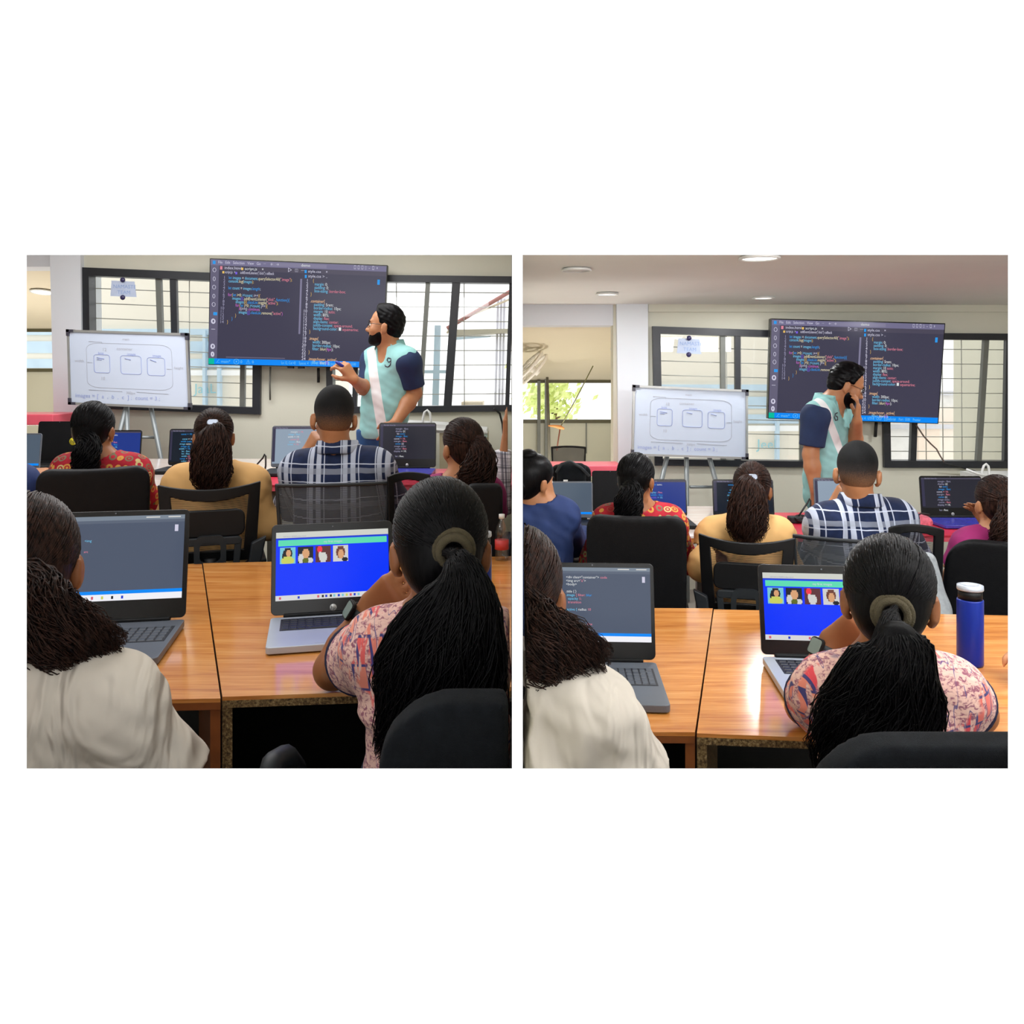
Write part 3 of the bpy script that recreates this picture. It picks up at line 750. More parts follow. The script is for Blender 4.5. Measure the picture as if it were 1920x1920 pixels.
MB().box((X(1098), 8.485, P(0, 850, 8.5).z), (X(1100), 8.5, P(0, 793, 8.5).z)).build('panel_joint', M['alugrey'], None); tag(bpy.data.objects['panel_joint'], kind='structure'); bpy.data.objects['panel_joint'].name = 'trim_2'
window(4, WD, ((1222, 612), (1516, 622), (1516, 876), (1227, 872)), (13, 12, 15, 11), [(1351, 1353, 9, 'alugrey', .0), (1377, 1378, 10, 'alu', -.02)], [648+27.4*i for i in range(8)], (1371, 1398))
window(5, WD, ((1650, 624), (1908, 626), (1908, 877), (1655, 876)), (12, 13, 13, 0), [(1712, 1705, 11, 'alu', -.02), (1846, 1832, 9, 'alugrey', .0), (1884, 1880, 12, 'alu', -.02)], [653+28 *i for i in range(8)], (1785, 1752, 1822))
# ---- outside the windows
def outside():
    y = 10.6
    fac = mat('cream_render', (232, 226, 212), .85, var=.02, vs=1)
    blue = mat('pale_blue_paint', (190, 212, 228), .8, var=.06, vs=6)
    for px0, px1, yb, lab, tt in ((40, 620, 0, 'cream building with pale blue band outside window near the gesturing presenter', 'JaaL'), (1190, 1665, 104, 'cream building with pale blue band outside window near the stooping presenter', 'JeeL')):
        r = empty('exterior_building', P((px0+px1)/2, 1000+yb, y), 0, lab, 'building')
        q = lambda x, yy: P(x, yy, y)
        MB().prism([q(px0, 380), q(px0, 1400), q(px1, 1400), q(px1, 380)], (0, 1.2, 0)).build('facade', fac, r, world=True)
        for (a, b, m_, o) in ((617, 628, blue, .05), (640, 662, blue, .02), (673, 690, blue, .02), (694, 704, mat('white_band', (245, 246, 246), .7, var=0), .04)):
            MB().prism([q(px0, a+yb)-Vector((0, o, 0)), q(px0, b+yb)-Vector((0, o, 0)), q(px1, b+yb)-Vector((0, o, 0)), q(px1, a+yb)-Vector((0, o, 0))], (0, o+.01, 0)).build('band', m_, r, world=True)
        for xx in ((px0+345), (px0+372), (px0+262)):
            MB().prism([q(xx, 620+yb)-Vector((0, .1, 0)), q(xx, 780+yb)-Vector((0, .1, 0)), q(xx+5, 780+yb)-Vector((0, .1, 0)), q(xx+5, 620+yb)-Vector((0, .1, 0))], (0, .1, 0)).build('post', blue, r, world=True)
        inv = wpos(r).inverted()
        tx = 366 if yb == 0 else 1418
        text('facade_lettering', tt, .17, [mat('teal_paint', (150, 200, 210), .8, var=0)], r, inv @ (q(tx, 737+yb)-Vector((0, .03, 0))), (math.pi/2, 0, 0))
    # tree beyond the strip window of the second room
    tr = empty('tree', P(1040, 1000, 12), 0, 'sunlit yellow green tree beyond the far strip window', 'tree')
    MB().tube([P(1040, 1100, 12), P(1042, 760, 12)], .06, 6).build('trunk', mat('bark', (110, 90, 66), .9), tr, world=True)
    lf = MB(); rg = random.Random(5)
    for _ in range(620):
        c = P(1030+rg.gauss(0, 26), 745+rg.gauss(0, 26), 12+rg.gauss(0, .25)); a = Vector((rg.gauss(0, 1), rg.gauss(0, 1), rg.gauss(0, 1))).normalized(); b = a.orthogonal()*.05; e = a.cross(b)
        lf.add([c-b, c-e*.5, c+b, c+e*.5], [(0, 1, 2, 3)])
    lf.build('foliage', mat('yellow_green_leaf', (228, 238, 160), .7, var=.1), tr, world=True)
    # roof and scaffold seen through window by the gesturing presenter
    sh = empty('exterior_shed', P(900, 900, 9), 0, 'pale shed with a red sloping roof edge outside window behind the gesturing presenter', 'shed')
    rd = mat('red_oxide_paint', (176, 120, 116), .7, var=.05); st = mat('pale_steel', (214, 214, 228), .6, var=.03); tn = mat('tan_board', (222, 208, 186), .8, var=.04)
    d = 9
    MB().tube([P(838, 616, d), P(968, 540, d)], .022, 6).build('roof_edge', rd, sh, world=True)
    MB().tube([P(838, 625, d), P(850, 605, d), P(968, 556, d)], .012, 6).build('roof_batten', tn, sh, world=True)
    MB().prism([P(850, 618, d), P(850, 630, d), P(975, 622, d), P(975, 616, d)], (0, .3, 0)).build('gutter', mat('grey_gutter', (186, 180, 164), .7), sh, world=True)
    MB().prism([P(855, 632, d), P(855, 637, d), P(920, 632, d), P(920, 629, d)], (0, .05, 0)).build('fascia', mat('pale_blue_paint', (190, 212, 228), .8), sh, world=True)
    for xa, xb in ((934, 924), (940, 932), (946, 938)):
        MB().tube([P(xa, 560, d+.1), P(xb, 936, d+.1)], .013, 6).build('scaffold_pole', st, sh, world=True)
    MB().prism([P(815, 610, d+.2), P(810, 760, d+.2), P(822, 760, d+.2), P(826, 610, d+.2)], (0, .06, 0)).build('column', mat('pale_blue_paint', (190, 212, 228), .8), sh, world=True)
    MB().prism([P(865, 754, d), P(865, 937, d), P(905, 937, d), P(905, 754, d)], (0, .5, 0)).build('crate', tn, sh, world=True)
    MB().prism([P(640, 694, d), P(640, 700, d), P(850, 700, d), P(850, 694, d)], (0, .05, 0)).build('ledge', mat('pale_blue_paint', (190, 212, 228), .8), sh, world=True)
    w2 = empty('exterior_wall', P(1800, 1100, 9.5), 0, 'pale compound wall with peach panel outside window behind the stooping presenter', 'wall')
    d = 9.5
    MB().prism([P(1640, 735, d), P(1640, 1300, d), P(2050, 1300, d), P(2050, 735, d)], (0, .3, 0)).build('wall_face', mat('off_white_paint', (236, 234, 230), .85), w2, world=True)
    for a, b, c0 in ((1722, 1762, (240, 222, 204)), (1762, 1800, (238, 226, 212)), (1853, 1866, (214, 216, 230))):
        MB().prism([P(a, 765, d-.03), P(a, 1300, d-.03), P(b, 1300, d-.03), P(b, 765, d-.03)], (0, .03, 0)).build('painted_panel', mat('panel_%d' % a, c0, .85, var=.03), w2, world=True)
    for yy in (737, 800):
        MB().prism([P(1640, yy-4, d-.06), P(1640, yy+4, d-.06), P(2050, yy+4, d-.06), P(2050, yy-4, d-.06)], (0, .06, 0)).build('coping', mat('grey_coping', (206, 206, 212), .8), w2, world=True)
outside()
# ---- ceiling lights that show
def downlight(c, rx, label, nrm=None, lit=True):
    e = empty('ceiling_light', c, 0, label, 'light', None)
    if nrm is not None: e.rotation_euler = Vector((0, 0, 1)).rotation_difference(nrm).to_euler()
    MB().lathe([(rx*1.0, 0), (rx*1.12, -.006), (rx*1.12, -.012), (rx*.98, -.014), (rx*.95, -.004)], n=28).build('trim_ring', M['white'], e)
    MB().lathe([(.0001, -.004), (rx*.95, -.004), (rx*.95, -.009), (.0001, -.0095)], n=28).build('lens', M['lamp'] if lit else M['white'], e)
def onceil(px, py): d = (CZ-.001-H)*F/(YH-py); return Vector(((px-960)*d/F, d, CZ-.002))
downlight(onceil(1081, 503), .062, 'unlit round ceiling light, nearest the left corner of the panelled ceiling', None, False)
downlight(onceil(1138, 549), .062, 'lit round ceiling light in front of the pillar top'); area('downlight', onceil(1138, 549)-Vector((0, 0, .016)), .11, .11, 9)
downlight(onceil(1431, 556), .062, 'lit round ceiling light above the large screen'); area('downlight', onceil(1431, 556)-Vector((0, 0, .016)), .11, .11, 9)
downlight(onceil(1424, 480), .075, 'lit round ceiling light at the ceiling edge nearest the viewer'); area('downlight', onceil(1424, 480)-Vector((0, 0, .016)), .13, .13, 14); area('downlight', Vector((2.9, 4.6, CZ-.02)), .13, .13, 14)  # the last lamp is added out of view, without a fitting
def onslope(px, py, y0, z0, y1, z1):
    k = -(py-YH)/F; m_ = (z1-z0)/(y1-y0); d = (z0-m_*y0-H)/(k-m_); return Vector(((px-960)*d/F, d, H+k*d-.004)), Vector((0, -m_, 1)).normalized()
p_, n_ = onslope(1157, 652, 6.2, P(0, 610, 6.0).z+.03, 8.5, P(0, 713, 8.5).z); downlight(p_, .05, 'lit round light on the sloping soffit beside the pillar above the strip window', n_)
p_, n_ = onslope(80, 545, 6.2, P(0, 500, 6.0).z+.03, 8.5, P(0, 617, 8.5).z); downlight(p_, .085, 'lit round light on the cream soffit beside the pillar near the gesturing presenter', n_)
# ---------------------------------------------------------------- screens
RA, RB = "in gesturing presenter's room", "in stooping presenter's room"
SC = dict(base=glow('screen_slate', (66, 64, 84), .9, .2), bar=glow('screen_titlebar', (118, 114, 146), .9, .2), side=glow('screen_sidebar', (104, 100, 124), .9, .2),
          tab=glow('screen_tabstrip', (78, 74, 92), .9, .2), blue=glow('screen_status_blue', (0, 140, 252), .95, .2), green=glow('screen_status_green', (0, 190, 160), .95, .2),
          hi=glow('screen_slider', (132, 128, 156), .9, .2), seltab=glow('screen_active_tab', (56, 54, 78), .9))
TX = [glow('text_'+n, c, 1.0, .6) for n, c in (('sky', (112, 196, 236)), ('blue', (40, 150, 230)), ('cream', (226, 216, 180)), ('pink', (222, 130, 150)), ('magenta', (196, 104, 196)), ('gold', (226, 186, 96)), ('pale', (206, 204, 224)), ('grey', (150, 148, 176)), ('violet', (116, 92, 220)), ('white', (220, 224, 226)), ('peach', (244, 196, 150)))]
sky, blu, cre, pnk, mag, gld, pal, gry, vio, whi, pea = range(11)
JS = [[('let ', blu), ('images ', sky), ('= ', whi), ('document', sky), ('.querySelectorAll(', cre), ('".image"', pnk), (');', gld)], [('console', sky), ('.log(', cre), ('images', sky), (');', gld)], [],
      [('let ', blu), ('count ', sky), ('= ', whi), ('images', sky), ('.length', blu), (';', whi)], [],
      [('for', mag), ('(', gld), ('let ', blu), ('i=0; ', cre), ('i<count; ', sky), ('i++', pal), ('){', gld)],
      [('     images', sky), ('[i]', vio), ('.addEventListener(', cre), ('"click"', pnk), (', ', whi), ('function(){', blu)],
      [('         images', sky), ('[i]', gld), ('.classList', blu), ('.toggle(', cre), ('"active"', pnk), (');', gld)],
      [('         for', mag), ('(', gld), ('let ', blu), ('j=0; ', cre), ('j<count; ', sky), ('j++', pal), ('){', gld)],
      [('             if', mag), ('(i==j) ', pal), ('continue', mag), (';', whi)],
      [('             images', sky), ('[j]', vio), ('.classList', blu), ('.remove(', cre), ('"active"', pnk), (')', mag)], [('         }', gld)], [('     }', blu)], [('}', gld)]]
CSS = [[('  {', gld)], [('    margin', sky), (': 0;', whi)], [('    padding', sky), (': 0;', whi)], [('    box-sizing', sky), (': border-box;', pnk)], [('}', gld)], [], [('.container{', pea)],
       [('    padding', sky), (': 5rem;', whi)], [('    border-radius', sky), (': 10px;', whi)], [('    margin', sky), (': 10 ', whi), ('auto;', pnk)], [('    width', sky), (': 80%;', whi)], [('    display', sky), (': flex;', pnk)],
       [('    align-items', sky), (': center;', pnk)], [('    justify-content', sky), (': space-around;', pnk)], [('    background-color', sky), (': ', whi), ('■', whi), (' aquamarine;', pnk)], [('}', gld)], [], [('.image{', pea)],
       [('    width', sky), (': 300px;', whi)], [('    border-radius', sky), (': 10px;', whi)], [('    filter', sky), (': ', whi), ('blur(', cre), ('4px', mag), (');', whi)], [('}', gld)], [], [('.image:hover, .active{', pea)], [('    filter', sky), (': ', whi), ('blur(', cre), ('0', mag), (');', whi)]]
def quad_screen(root, cs, d, thick):
    """cs: corners tl, tr, br, bl of the lit face in pixels at distance d; returns placing functions"""
    tl, tr, br, bl = [Vector((x, y)) for x, y in cs]
    at = lambda u, v: tl*(1-u)*(1-v)+tr*u*(1-v)+br*u*v+bl*(1-u)*v
    p3 = lambda u, v, o=0: P(*at(u, v), d)-Vector((0, o, 0))
    def rect(name, u0, v0, u1, v1, m, o, par=None):
        return MB().prism([p3(u0, v0, o), p3(u0, v1, o), p3(u1, v1, o), p3(u1, v0, o)], (0, .0006, 0)).build(name, m, par or root, world=True)
    def txt(name, lines, u, v, size, mats=TX, align='LEFT', space=1.0, par=None, o=.004, sx=1.0):
        a, b = p3(u, v), p3(min(1, u+.1), v); ang = -math.atan2(b.z-a.z, b.x-a.x)
        pr = par or root
        t_ = text(name, lines, size, mats, pr, wpos(pr).inverted() @ p3(u, v, o), (math.pi/2, ang, 0), align, space); t_.scale.x = sx; return t_
    return p3, rect, txt
def television(cs, d, label):
    (x0, y0), (x1, y1), (x2, y2), (x3, y3) = cs
    c = P((x0+x1)/2, (y0+y2)/2, d)
    r = empty('television', c, 0, label, 'television')
    MB().prism([P(x0, y0, d), P(x3, y3, d), P(x2, y2, d), P(x1, y1, d)], (0, .05, 0)).build('casing', M['blackgloss'], r, bevel=.004, world=True)
    MB().box((c.x-.2, d+.05, c.z-.2), (c.x+.2, d+.149, c.z+.2)).build('wall_bracket', M['black'], r, world=True)
    for k in (.47, .53):
        p = P(x3+(x2-x3)*k, y3+(y2-y3)*k, d); MB().box((p.x-.02, d+.002, p.z-.012), (p.x+.02, d+.03, p.z+.004)).build('sensor', M['black'], r, world=True)
    e = 2.2
    p3, rect, txt = quad_screen(r, ((x0+e, y0+e), (x1-e, y1+e), (x2-e, y2-1.5), (x3+1, y3-1.5)), d-.001, .001)
    sc = rect('screen', 0, 0, 1, 1, SC['base'], .0)
    R_ = lambda *a: rect(*a)
    R_('title_bar', 0, 0, 1, .055, SC['bar'], .001); R_('side_bar', 0, .055, .048, .945, SC['side'], .001); R_('tab_strip', .048, .055, 1, .10, SC['tab'], .001)
    R_('active_tab', .168, .055, .262, .10, SC['seltab'], .002); R_('active_tab', .53, .06, .63, .105, SC['seltab'], .002); R_('search_field', .34, .01, .66, .045, SC['hi'], .002)
    R_('status_bar', 0, .945, 1, 1, SC['blue'], .001); R_('status_corner', 0, .945, .033, 1, SC['green'], .002)
    R_('slider', .513, .155, .523, .69, SC['hi'], .002); R_('slider', .10, .925, .44, .935, SC['side'], .002)
    R_('pane_divider', .526, .10, .5275, .945, SC['tab'], .002); R_('minimap', .952, .135, .966, .185, TX[blu], .002)
    R_('app_icon', .012, .012, .028, .044, TX[blu], .002)
    R_('tab_icon', .055, .062, .068, .094, TX[pnk], .003); R_('tab_icon', .175, .068, .187, .092, TX[gld], .003); R_('tab_icon', .536, .068, .548, .098, TX[blu], .003)
    R_('crumb_icon', .068, .108, .079, .130, TX[gld], .002); R_('crumb_icon', .142, .112, .153, .134, TX[vio], .002); R_('crumb_icon', .538, .115, .549, .145, TX[blu], .002)
    for i, v in enumerate((.10, .185, .265, .35, .43, .515, .59, .665, .83, .905)):
        if i == 5: R_('side_icon', .022, v-.012, .044, v+.018, TX[blu], .003)
        elif i == 7: R_('side_icon', .012, v-.001, .034, v+.003, TX[pal], .002)
        else:
            c0 = p3(.023, v, .003); mb = MB()
            mb.tube([c0+Vector((.011*math.cos(a*math.pi/5)*(1-.3*(i % 2)), 0, .014*math.sin(a*math.pi/5))) for a in range(10)], .0016 if i not in (6, 8, 9) else .005, 4, True); mb.build('side_icon', TX[pal], r, world=True)
    hgt = (p3(0, 0)-p3(0, 1)).length; sz = .0295*hgt*1.3
    txt('menu_text', [[('File   Edit   Selection   View   Go   ···     ←   →', pal)]], .043, .037, sz*1.0, sx=.8)
    txt('menu_text', [[('demo', whi)]], .515, .036, sz)
    txt('menu_text', [[('□  □  □  ◫   –   □   ×', pal)]], .815, .040, sz*1.25, sx=.5)
    txt('tab_text', [[('index.html', pal)]], .08, .088, sz); txt('tab_text', [[('script.js    ×', whi)]], .195, .09, sz); txt('tab_text', [[('style.css    ×', pal)]], .555, .092, sz); txt('tab_text', [[('▷  ◫  ···', pal)]], .44, .09, sz*1.2)
    txt('breadcrumb_text', [[('script.js  >       addEventListener("click") callback', pal)]], .083, .128, sz, sx=.62)
    txt('breadcrumb_text', [[('style.css > ..', pal)]], .557, .138, sz)
    txt('code_text', JS, .105, .182, sz*1.08, space=.0326*hgt/(sz*1.08), sx=.72); txt('code_text', CSS, .575, .182, sz*1.08, space=.0325*hgt/(sz*1.08), sx=.76)
    txt('line_numbers', '\n'.join(str(i+1) for i in range(14)), .087, .182, sz*1.05, [TX[gry]], 'RIGHT', .0326*hgt/(sz*1.05)); txt('line_numbers', '\n'.join(str(i+1) for i in range(24)), .56, .182, sz*1.05, [TX[pal]], 'RIGHT', .0325*hgt/(sz*1.05))
    txt('status_text', [[('⎇ main*   ⊗ 0   ⚠ 0', sky)]], .042, .985, sz); txt('status_text', [[('Ln 12, Col 43    Spaces: 4   UTF-8   CRLF   {} JavaScript    Port : 5500    Prettier', sky)]], .42, .985, sz*1.0, sx=.66)
    return r
television(((393, 484), (727, 497), (718, 691), (390, 684)), 5.84, 'large wall screen of code that the presenter in blue jeans is looking up at')
television(((1445, 597), (1773, 606), (1760, 795), (1440, 785)), 5.84, 'large wall screen of code partly covered by the stooping presenter')
# hanging leads under the screens
def cable(name, pts, label, m=None, r=.006, cat='cable'):
    mb = MB().tube(pts, r, 6); o = mb.build(name, m or M['cable'], None); return tag(o, label, cat)
cable('screen_lead', [P(507, 688, 5.93), P(506, 720, 5.95), P(506.5, 750, 5.97)], 'thin grey lead hanging straight below the code screen, gesturing presenter', mat('grey_lead', (110, 110, 104), .6), .007)
cable('screen_strap', [P(597, 690, 5.93), P(597, 717, 5.95)], 'short black strap hanging below the code screen behind the gesturing presenter', None, .011)
cable('screen_strap', [P(1643, 792, 5.93), P(1641, 819, 5.95)], 'short black strap hanging below the code screen beside the stooping presenter', None, .011)
cable('window_cable', [P(1718, 797, 5.93), P(1732, 818, 5.94), P(1745, 832, 5.95), P(1756, 842, 5.95), P(1763, 855, 5.95), P(1770, 866, 5.93)], 'thin brown cable sagging across the window below the code screen', mat('brown_lead', (110, 92, 84), .6), .005)
cable('wall_cable', [P(926, 766, 5.9), P(937, 775, 5.94), P(942, 795, 5.96), P(945, 830, 5.96), P(951, 862, 5.96)], 'dark cable running down the wall from the window sill', None, .007)
# ---------------------------------------------------------------- whiteboards on easels
def whiteboard(cs, d, label, legs):
    tl, tr, br, bl = cs; c = P((bl[0]+br[0])/2, bl[1], d)
    r = empty('whiteboard', c, 0, label, 'whiteboard')
    MB().prism([P(*tl, d), P(*bl, d), P(*br, d), P(*tr, d)], (0, .018, 0)).build('panel', M['board'], r, world=True)
    p3, rect, txt = quad_screen(r, cs, d, .001)
    fw_, fh_ = .018, .03
    for u0, v0, u1, v1 in ((0, 0, 1, fh_), (0, 1-fh_, 1, 1), (0, fh_, fw_, 1-fh_), (1-fw_, fh_, 1, 1-fh_)):
        MB().prism([p3(u0, v0, .008), p3(u0, v1, .008), p3(u1, v1, .008), p3(u1, v0, .008)], (0, .028, 0)).build('frame_rail', M['boardframe'], r, world=True)
    for u, v in ((0, 0), (1, 0), (0, 1), (1, 1)):
        su, sv = (1 if u == 0 else -1), (1 if v == 0 else -1); mb = MB()
        for du, dv in ((.055, .032), (.02, .085)):
            q = [(u-su*.004, v-sv*.004), (u-su*.004, v+sv*dv), (u+su*du, v+sv*dv), (u+su*du, v-sv*.004)]
            if su*sv < 0: q = q[::-1]
            mb.prism([p3(a, b, .012) for a, b in q], (0, .034, 0))
        mb.build('corner_cap', M['cap'], r, world=True)
    def ink(pts, m='ink_blue', rr=.0016, close=False):
        MB().tube([p3(u, v, .001) for u, v in pts], rr, 4, close).build('marker_line', M[m], r, world=True)
    def rr_(u0, v0, u1, v1, ru, rv): return [((u0+u1)/2+x*(u1-u0), (v0+v1)/2-y*(v1-v0)) for x, y in rrect(1, 1, .14, 4)]
    ink(rr_(.155, .165, .86, .76, 0, 0), 'ink_grey', .0010, True)
    for a in ((.215, .32, .345, .56), (.435, .32, .605, .565), (.655, .335, .80, .57)): ink(rr_(*a, 0, 0), 'ink_blue', .0016, True)
    ink([(.165, .795), (.44, .80)], 'ink_grey', .0013); ink([(.56, .80), (.82, .81)], 'ink_grey', .0013); ink([(.175, .15), (.285, .15), (.285, .17)], 'ink_grey', .0014); ink([(.16, .43), (.2, .43)], 'ink_grey', .0013); ink([(.815, .48), (.855, .48)], 'ink_grey', .0013)
    for a in ((.24, .36, .30, .375), (.24, .385, .28, .39), (.47, .36, .52, .375), (.68, .365, .73, .39)): ink([(a[0], a[1]), (a[2], a[3])], 'ink_blue', .0026)
    hh = (p3(0, 0)-p3(0, 1)).length
    for s_, u, v, z, m in (('container', .405, .25, .055, 'ink_grey'), ('width', .055, .43, .055, 'ink_grey'), ('height', .875, .475, .05, 'ink_grey'), ('12', .285, .27, .06, 'ink_grey'), ('10', .265, .655, .06, 'ink_grey'), ('300px', .47, .83, .05, 'ink_grey'),
                           ('images = [  a  ,  b  ,  c  ] ;  count = 3 ;', .05, .9, .075, 'ink_blue'), ('box', .25, .315, .05, 'ink_blue'), ('image', .49, .315, .05, 'ink_blue'), ('image', .70, .325, .05, 'ink_blue'), ('main', .455, .12, .05, 'ink_grey')):
        txt('marker_writing', s_, u, v, z*hh, [M[m]], o=.0015)
    for a, b, rr in legs:
        MB().tube([P(*a, d+.03), P(*b, d+.10)], rr, 8).build('easel_leg', M['easel'], r, world=True)
    return r
whiteboard(((126, 618), (352, 625), (358, 768), (130, 758)), 5.55, 'white marker board with box diagram on an easel, '+RA, [((238, 758), (240, 1080), .016), ((282, 758), (344, 1080), .016), ((238, 758), (155, 1080), .016), ((258, 820), (297, 820), .010)])
whiteboard(((1187, 722), (1402, 731), (1402, 861), (1184, 854)), 5.55, 'white marker board with box diagram on an easel, '+RB, [((1287, 850), (1289, 1128), .016), ((1328, 850), (1402, 1128), .016), ((1252, 850), (1188, 1128), .016), ((1294, 913), (1338, 913), .010)])
def note(q, mags, label, labs, lines):
    d = 5.96; r = empty('paper_note', P(*q[3], d), 0, label, 'note')
    MB().prism([P(*a, d) for a in (q[0], q[3], q[2], q[1])], (0, .002, 0)).build('sheet', M['paper'], r, world=True)
    inv = wpos(r).inverted()
    for i, (s_, x, y) in enumerate(lines): text('handwriting', s_, .036, [mat('note_ink', (150, 176, 222), .8, var=0)], r, inv @ (P(x, y, d)-Vector((0, .001, 0))), (math.pi/2, .03, 0))
    for (x, y), lb in zip(mags, labs):
        o = MB().lathe([(.0001, -.006), (.016, -.006), (.018, .0), (.016, .006), (.012, .010), (.0001, .011)], n=18); o.xf(Matrix.Translation(P(x, y, d)-Vector((0, .008, 0))) @ Matrix.Rotation(math.pi/2, 4, 'X'))
        b = o.build('round_magnet', M['magnet'], None); tag(b, lb, 'magnet', None)
note(((209, 526), (252, 528), (256, 557), (207, 555)), ((231, 525), (231, 558)), 'pale blue handwritten note on the window glass, '+RA, ('upper purple magnet on the note, '+RA, 'lower purple magnet on the note, '+RA), (('NAMASTE', 212, 540), ('TEAM', 220, 551)))
note(((1272, 634), (1312, 636), (1315, 664), (1269, 662)), ((1291.5, 634), (1291, 665)), 'pale blue handwritten note on the window glass, '+RB, ('upper purple magnet on the note, '+RB, 'lower purple magnet on the note, '+RB), (('NAMASTE', 1274, 647), ('TEAM', 1281, 658)))
# ---------------------------------------------------------------- tables
TZ1, TZ2 = .664, FR+.75
def table(near, far, z, th, label, panels, edge, floor, wood_, back=True):
    """near / far: left and right pixel corners of the top; panels: list of 'left'/'right' sides"""
    nl, nr = T(*near[0], z), T(*near[1], z); fl, fr = T(*far[0], z), T(*far[1], z)
    c = (nl+nr+fl+fr)/4; r = empty('table', (c.x, c.y, floor), 0, label, 'table')
    MB().prism([fl, fr, nr, nl][::-1], (0, 0, -th*.35)).build('table_top', wood_, r, world=True)
    lo = [Vector((p.x, p.y, z-th*.35)) for p in (fl, fr, nr, nl)]
    MB().prism(lo[::-1], (0, 0, -th*.65)).build('table_core', edge, r, world=True)
    ux = (nr-nl).normalized(); pt = .021
    for sd_ in panels:
        a, b = (nl, fl) if sd_ == 'left' else (nr, fr); o = ux*pt*(1 if sd_ == 'left' else -1)
        a, b = a.copy(), b.copy(); a.z = b.z = z-th; a += (b-a)*.004; b += (a-b)*.03
        pts = [a, b, b+o, a+o] if sd_ == 'right' else [a, a+o, b+o, b]
        MB().prism([Vector((p.x, p.y, floor+.001)) for p in pts][::-1], (0, 0, z-th-floor-.001)).build('side_panel', edge, r, world=True)
    if back:
        a, b = nl.lerp(fl, .70), nr.lerp(fr, .70); b += (a-b)*.012; a += (b-a)*.012; a.z = b.z = floor+.05
        MB().prism([a, b, b+Vector((0, .018, 0)), a+Vector((0, .018, 0))][::-1], (0, 0, z-th-floor-.05)).build('modesty_panel', M['dark'], r, world=True)
    return r
table(((-260, 1324), (413.5, 1309.5)), ((-260, 1063), (378.5, 1057.5)), TZ1, .024, 'brown edged wooden table with the dark laptop, '+RA, ('right',), M['edge'], 0, M['tabletop'])
table(((417, 1306.5), (958.5, 1288)), ((380.5, 1056), (958.5, 1043)), TZ1, .024, 'wooden table with raw chipboard edge under the blue screen laptop, '+RA, ('left',), M['chip'], 0, M['tabletop'])
table(((984, 1371), (1303, 1373)), ((992, 1139), (1336.5, 1140.5)), TZ2, .024, 'brown edged wooden table with the dark laptop, '+RB, ('right',), M['edge'], FR, M['tabletop'])
table(((1306.5, 1375), (1985, 1401)), ((1338.5, 1142.5), (1985, 1156)), TZ2, .024, 'wooden table with raw chipboard edge under the blue bottle, '+RB, ('left',), M['chip'], FR, M['tabletop'])
DZ1, DZ2 = .82, FR+.75
def desk(x0, x1, y0, y1, z, label, m, em, floor, th=.03, cat='desk'):
    r = empty('desk', ((x0+x1)/2, (y0+y1)/2, floor), 0, label, cat)
    MB().box((x0, y0, z-th*.3), (x1, y1, z)).build('desk_top', m, r, world=True)
    MB().box((x0, y0+.002, z-th), (x1, y1, z-th*.3)).build('desk_edge', em, r, world=True)
    for xx in (x0+.06, x1-.25):
        for yy in (y0+.05, y1-.09): MB().box((xx, yy, floor+.001), (xx+.04, yy+.04, z-th)).build('leg', M['alugrey'], r, world=True)
    return r
EB = mat('orange_edge', (196, 122, 62), .4)
desk(P(-220, 0, 4.0).x, P(468, 0, 4.05).x, 4.02, 5.3, DZ1, 'pale wooden desk with laptops in front of the red print kurta, '+RA, M['desk'], EB, 0)
desk(P(469, 0, 4.05).x+.01, -.002, 4.05, 4.74, DZ1-.0, 'red topped desk in front of the plaid shirt, '+RA, M['red'], M['pink'], 0)
desk(.016, P(1475, 0, 4.05).x, 4.03, 4.95, DZ2, 'pale wooden desk with laptops in front of the red print kurta, '+RB, M['desk'], EB, FR)
desk(P(1476, 0, 4.05).x+.01, 2.75, 4.05, 4.72, DZ2, 'red topped desk in front of the plaid shirt, '+RB, M['red'], M['pink'], FR)
def pink_desk(px0, px1, py, d0, d1, floor, label):
    z = P(0, py, d0).z; x0, x1 = P(px0, 0, d0).x, P(px1, 0, d0).x
    r = empty('pink_desk', ((x0+x1)/2, (d0+d1)/2, floor), 0, label, 'desk')
    MB().box((x0, d0, z-.07), (x1, d1, z)).build('desk_top', M['pink'], r, bevel=.006, world=True)
    for xx in (x0, x1-.09):
        MB().box((xx, d0, floor+.001), (xx+.09, d0+.06, z-.07)).build('leg', M['pink'], r, world=True); MB().box((xx, d1-.06, floor+.001), (xx+.09, d1, z-.07)).build('leg', M['pink'], r, world=True)
pink_desk(-80, 99, 777, 5.5, 5.85, 0, 'pink desk standing in the bay left of the pillar, '+RA)
pink_desk(985, 1166, 873, 5.45, 5.72, FR, 'pink desk with frame legs left of the pillar, '+RB)
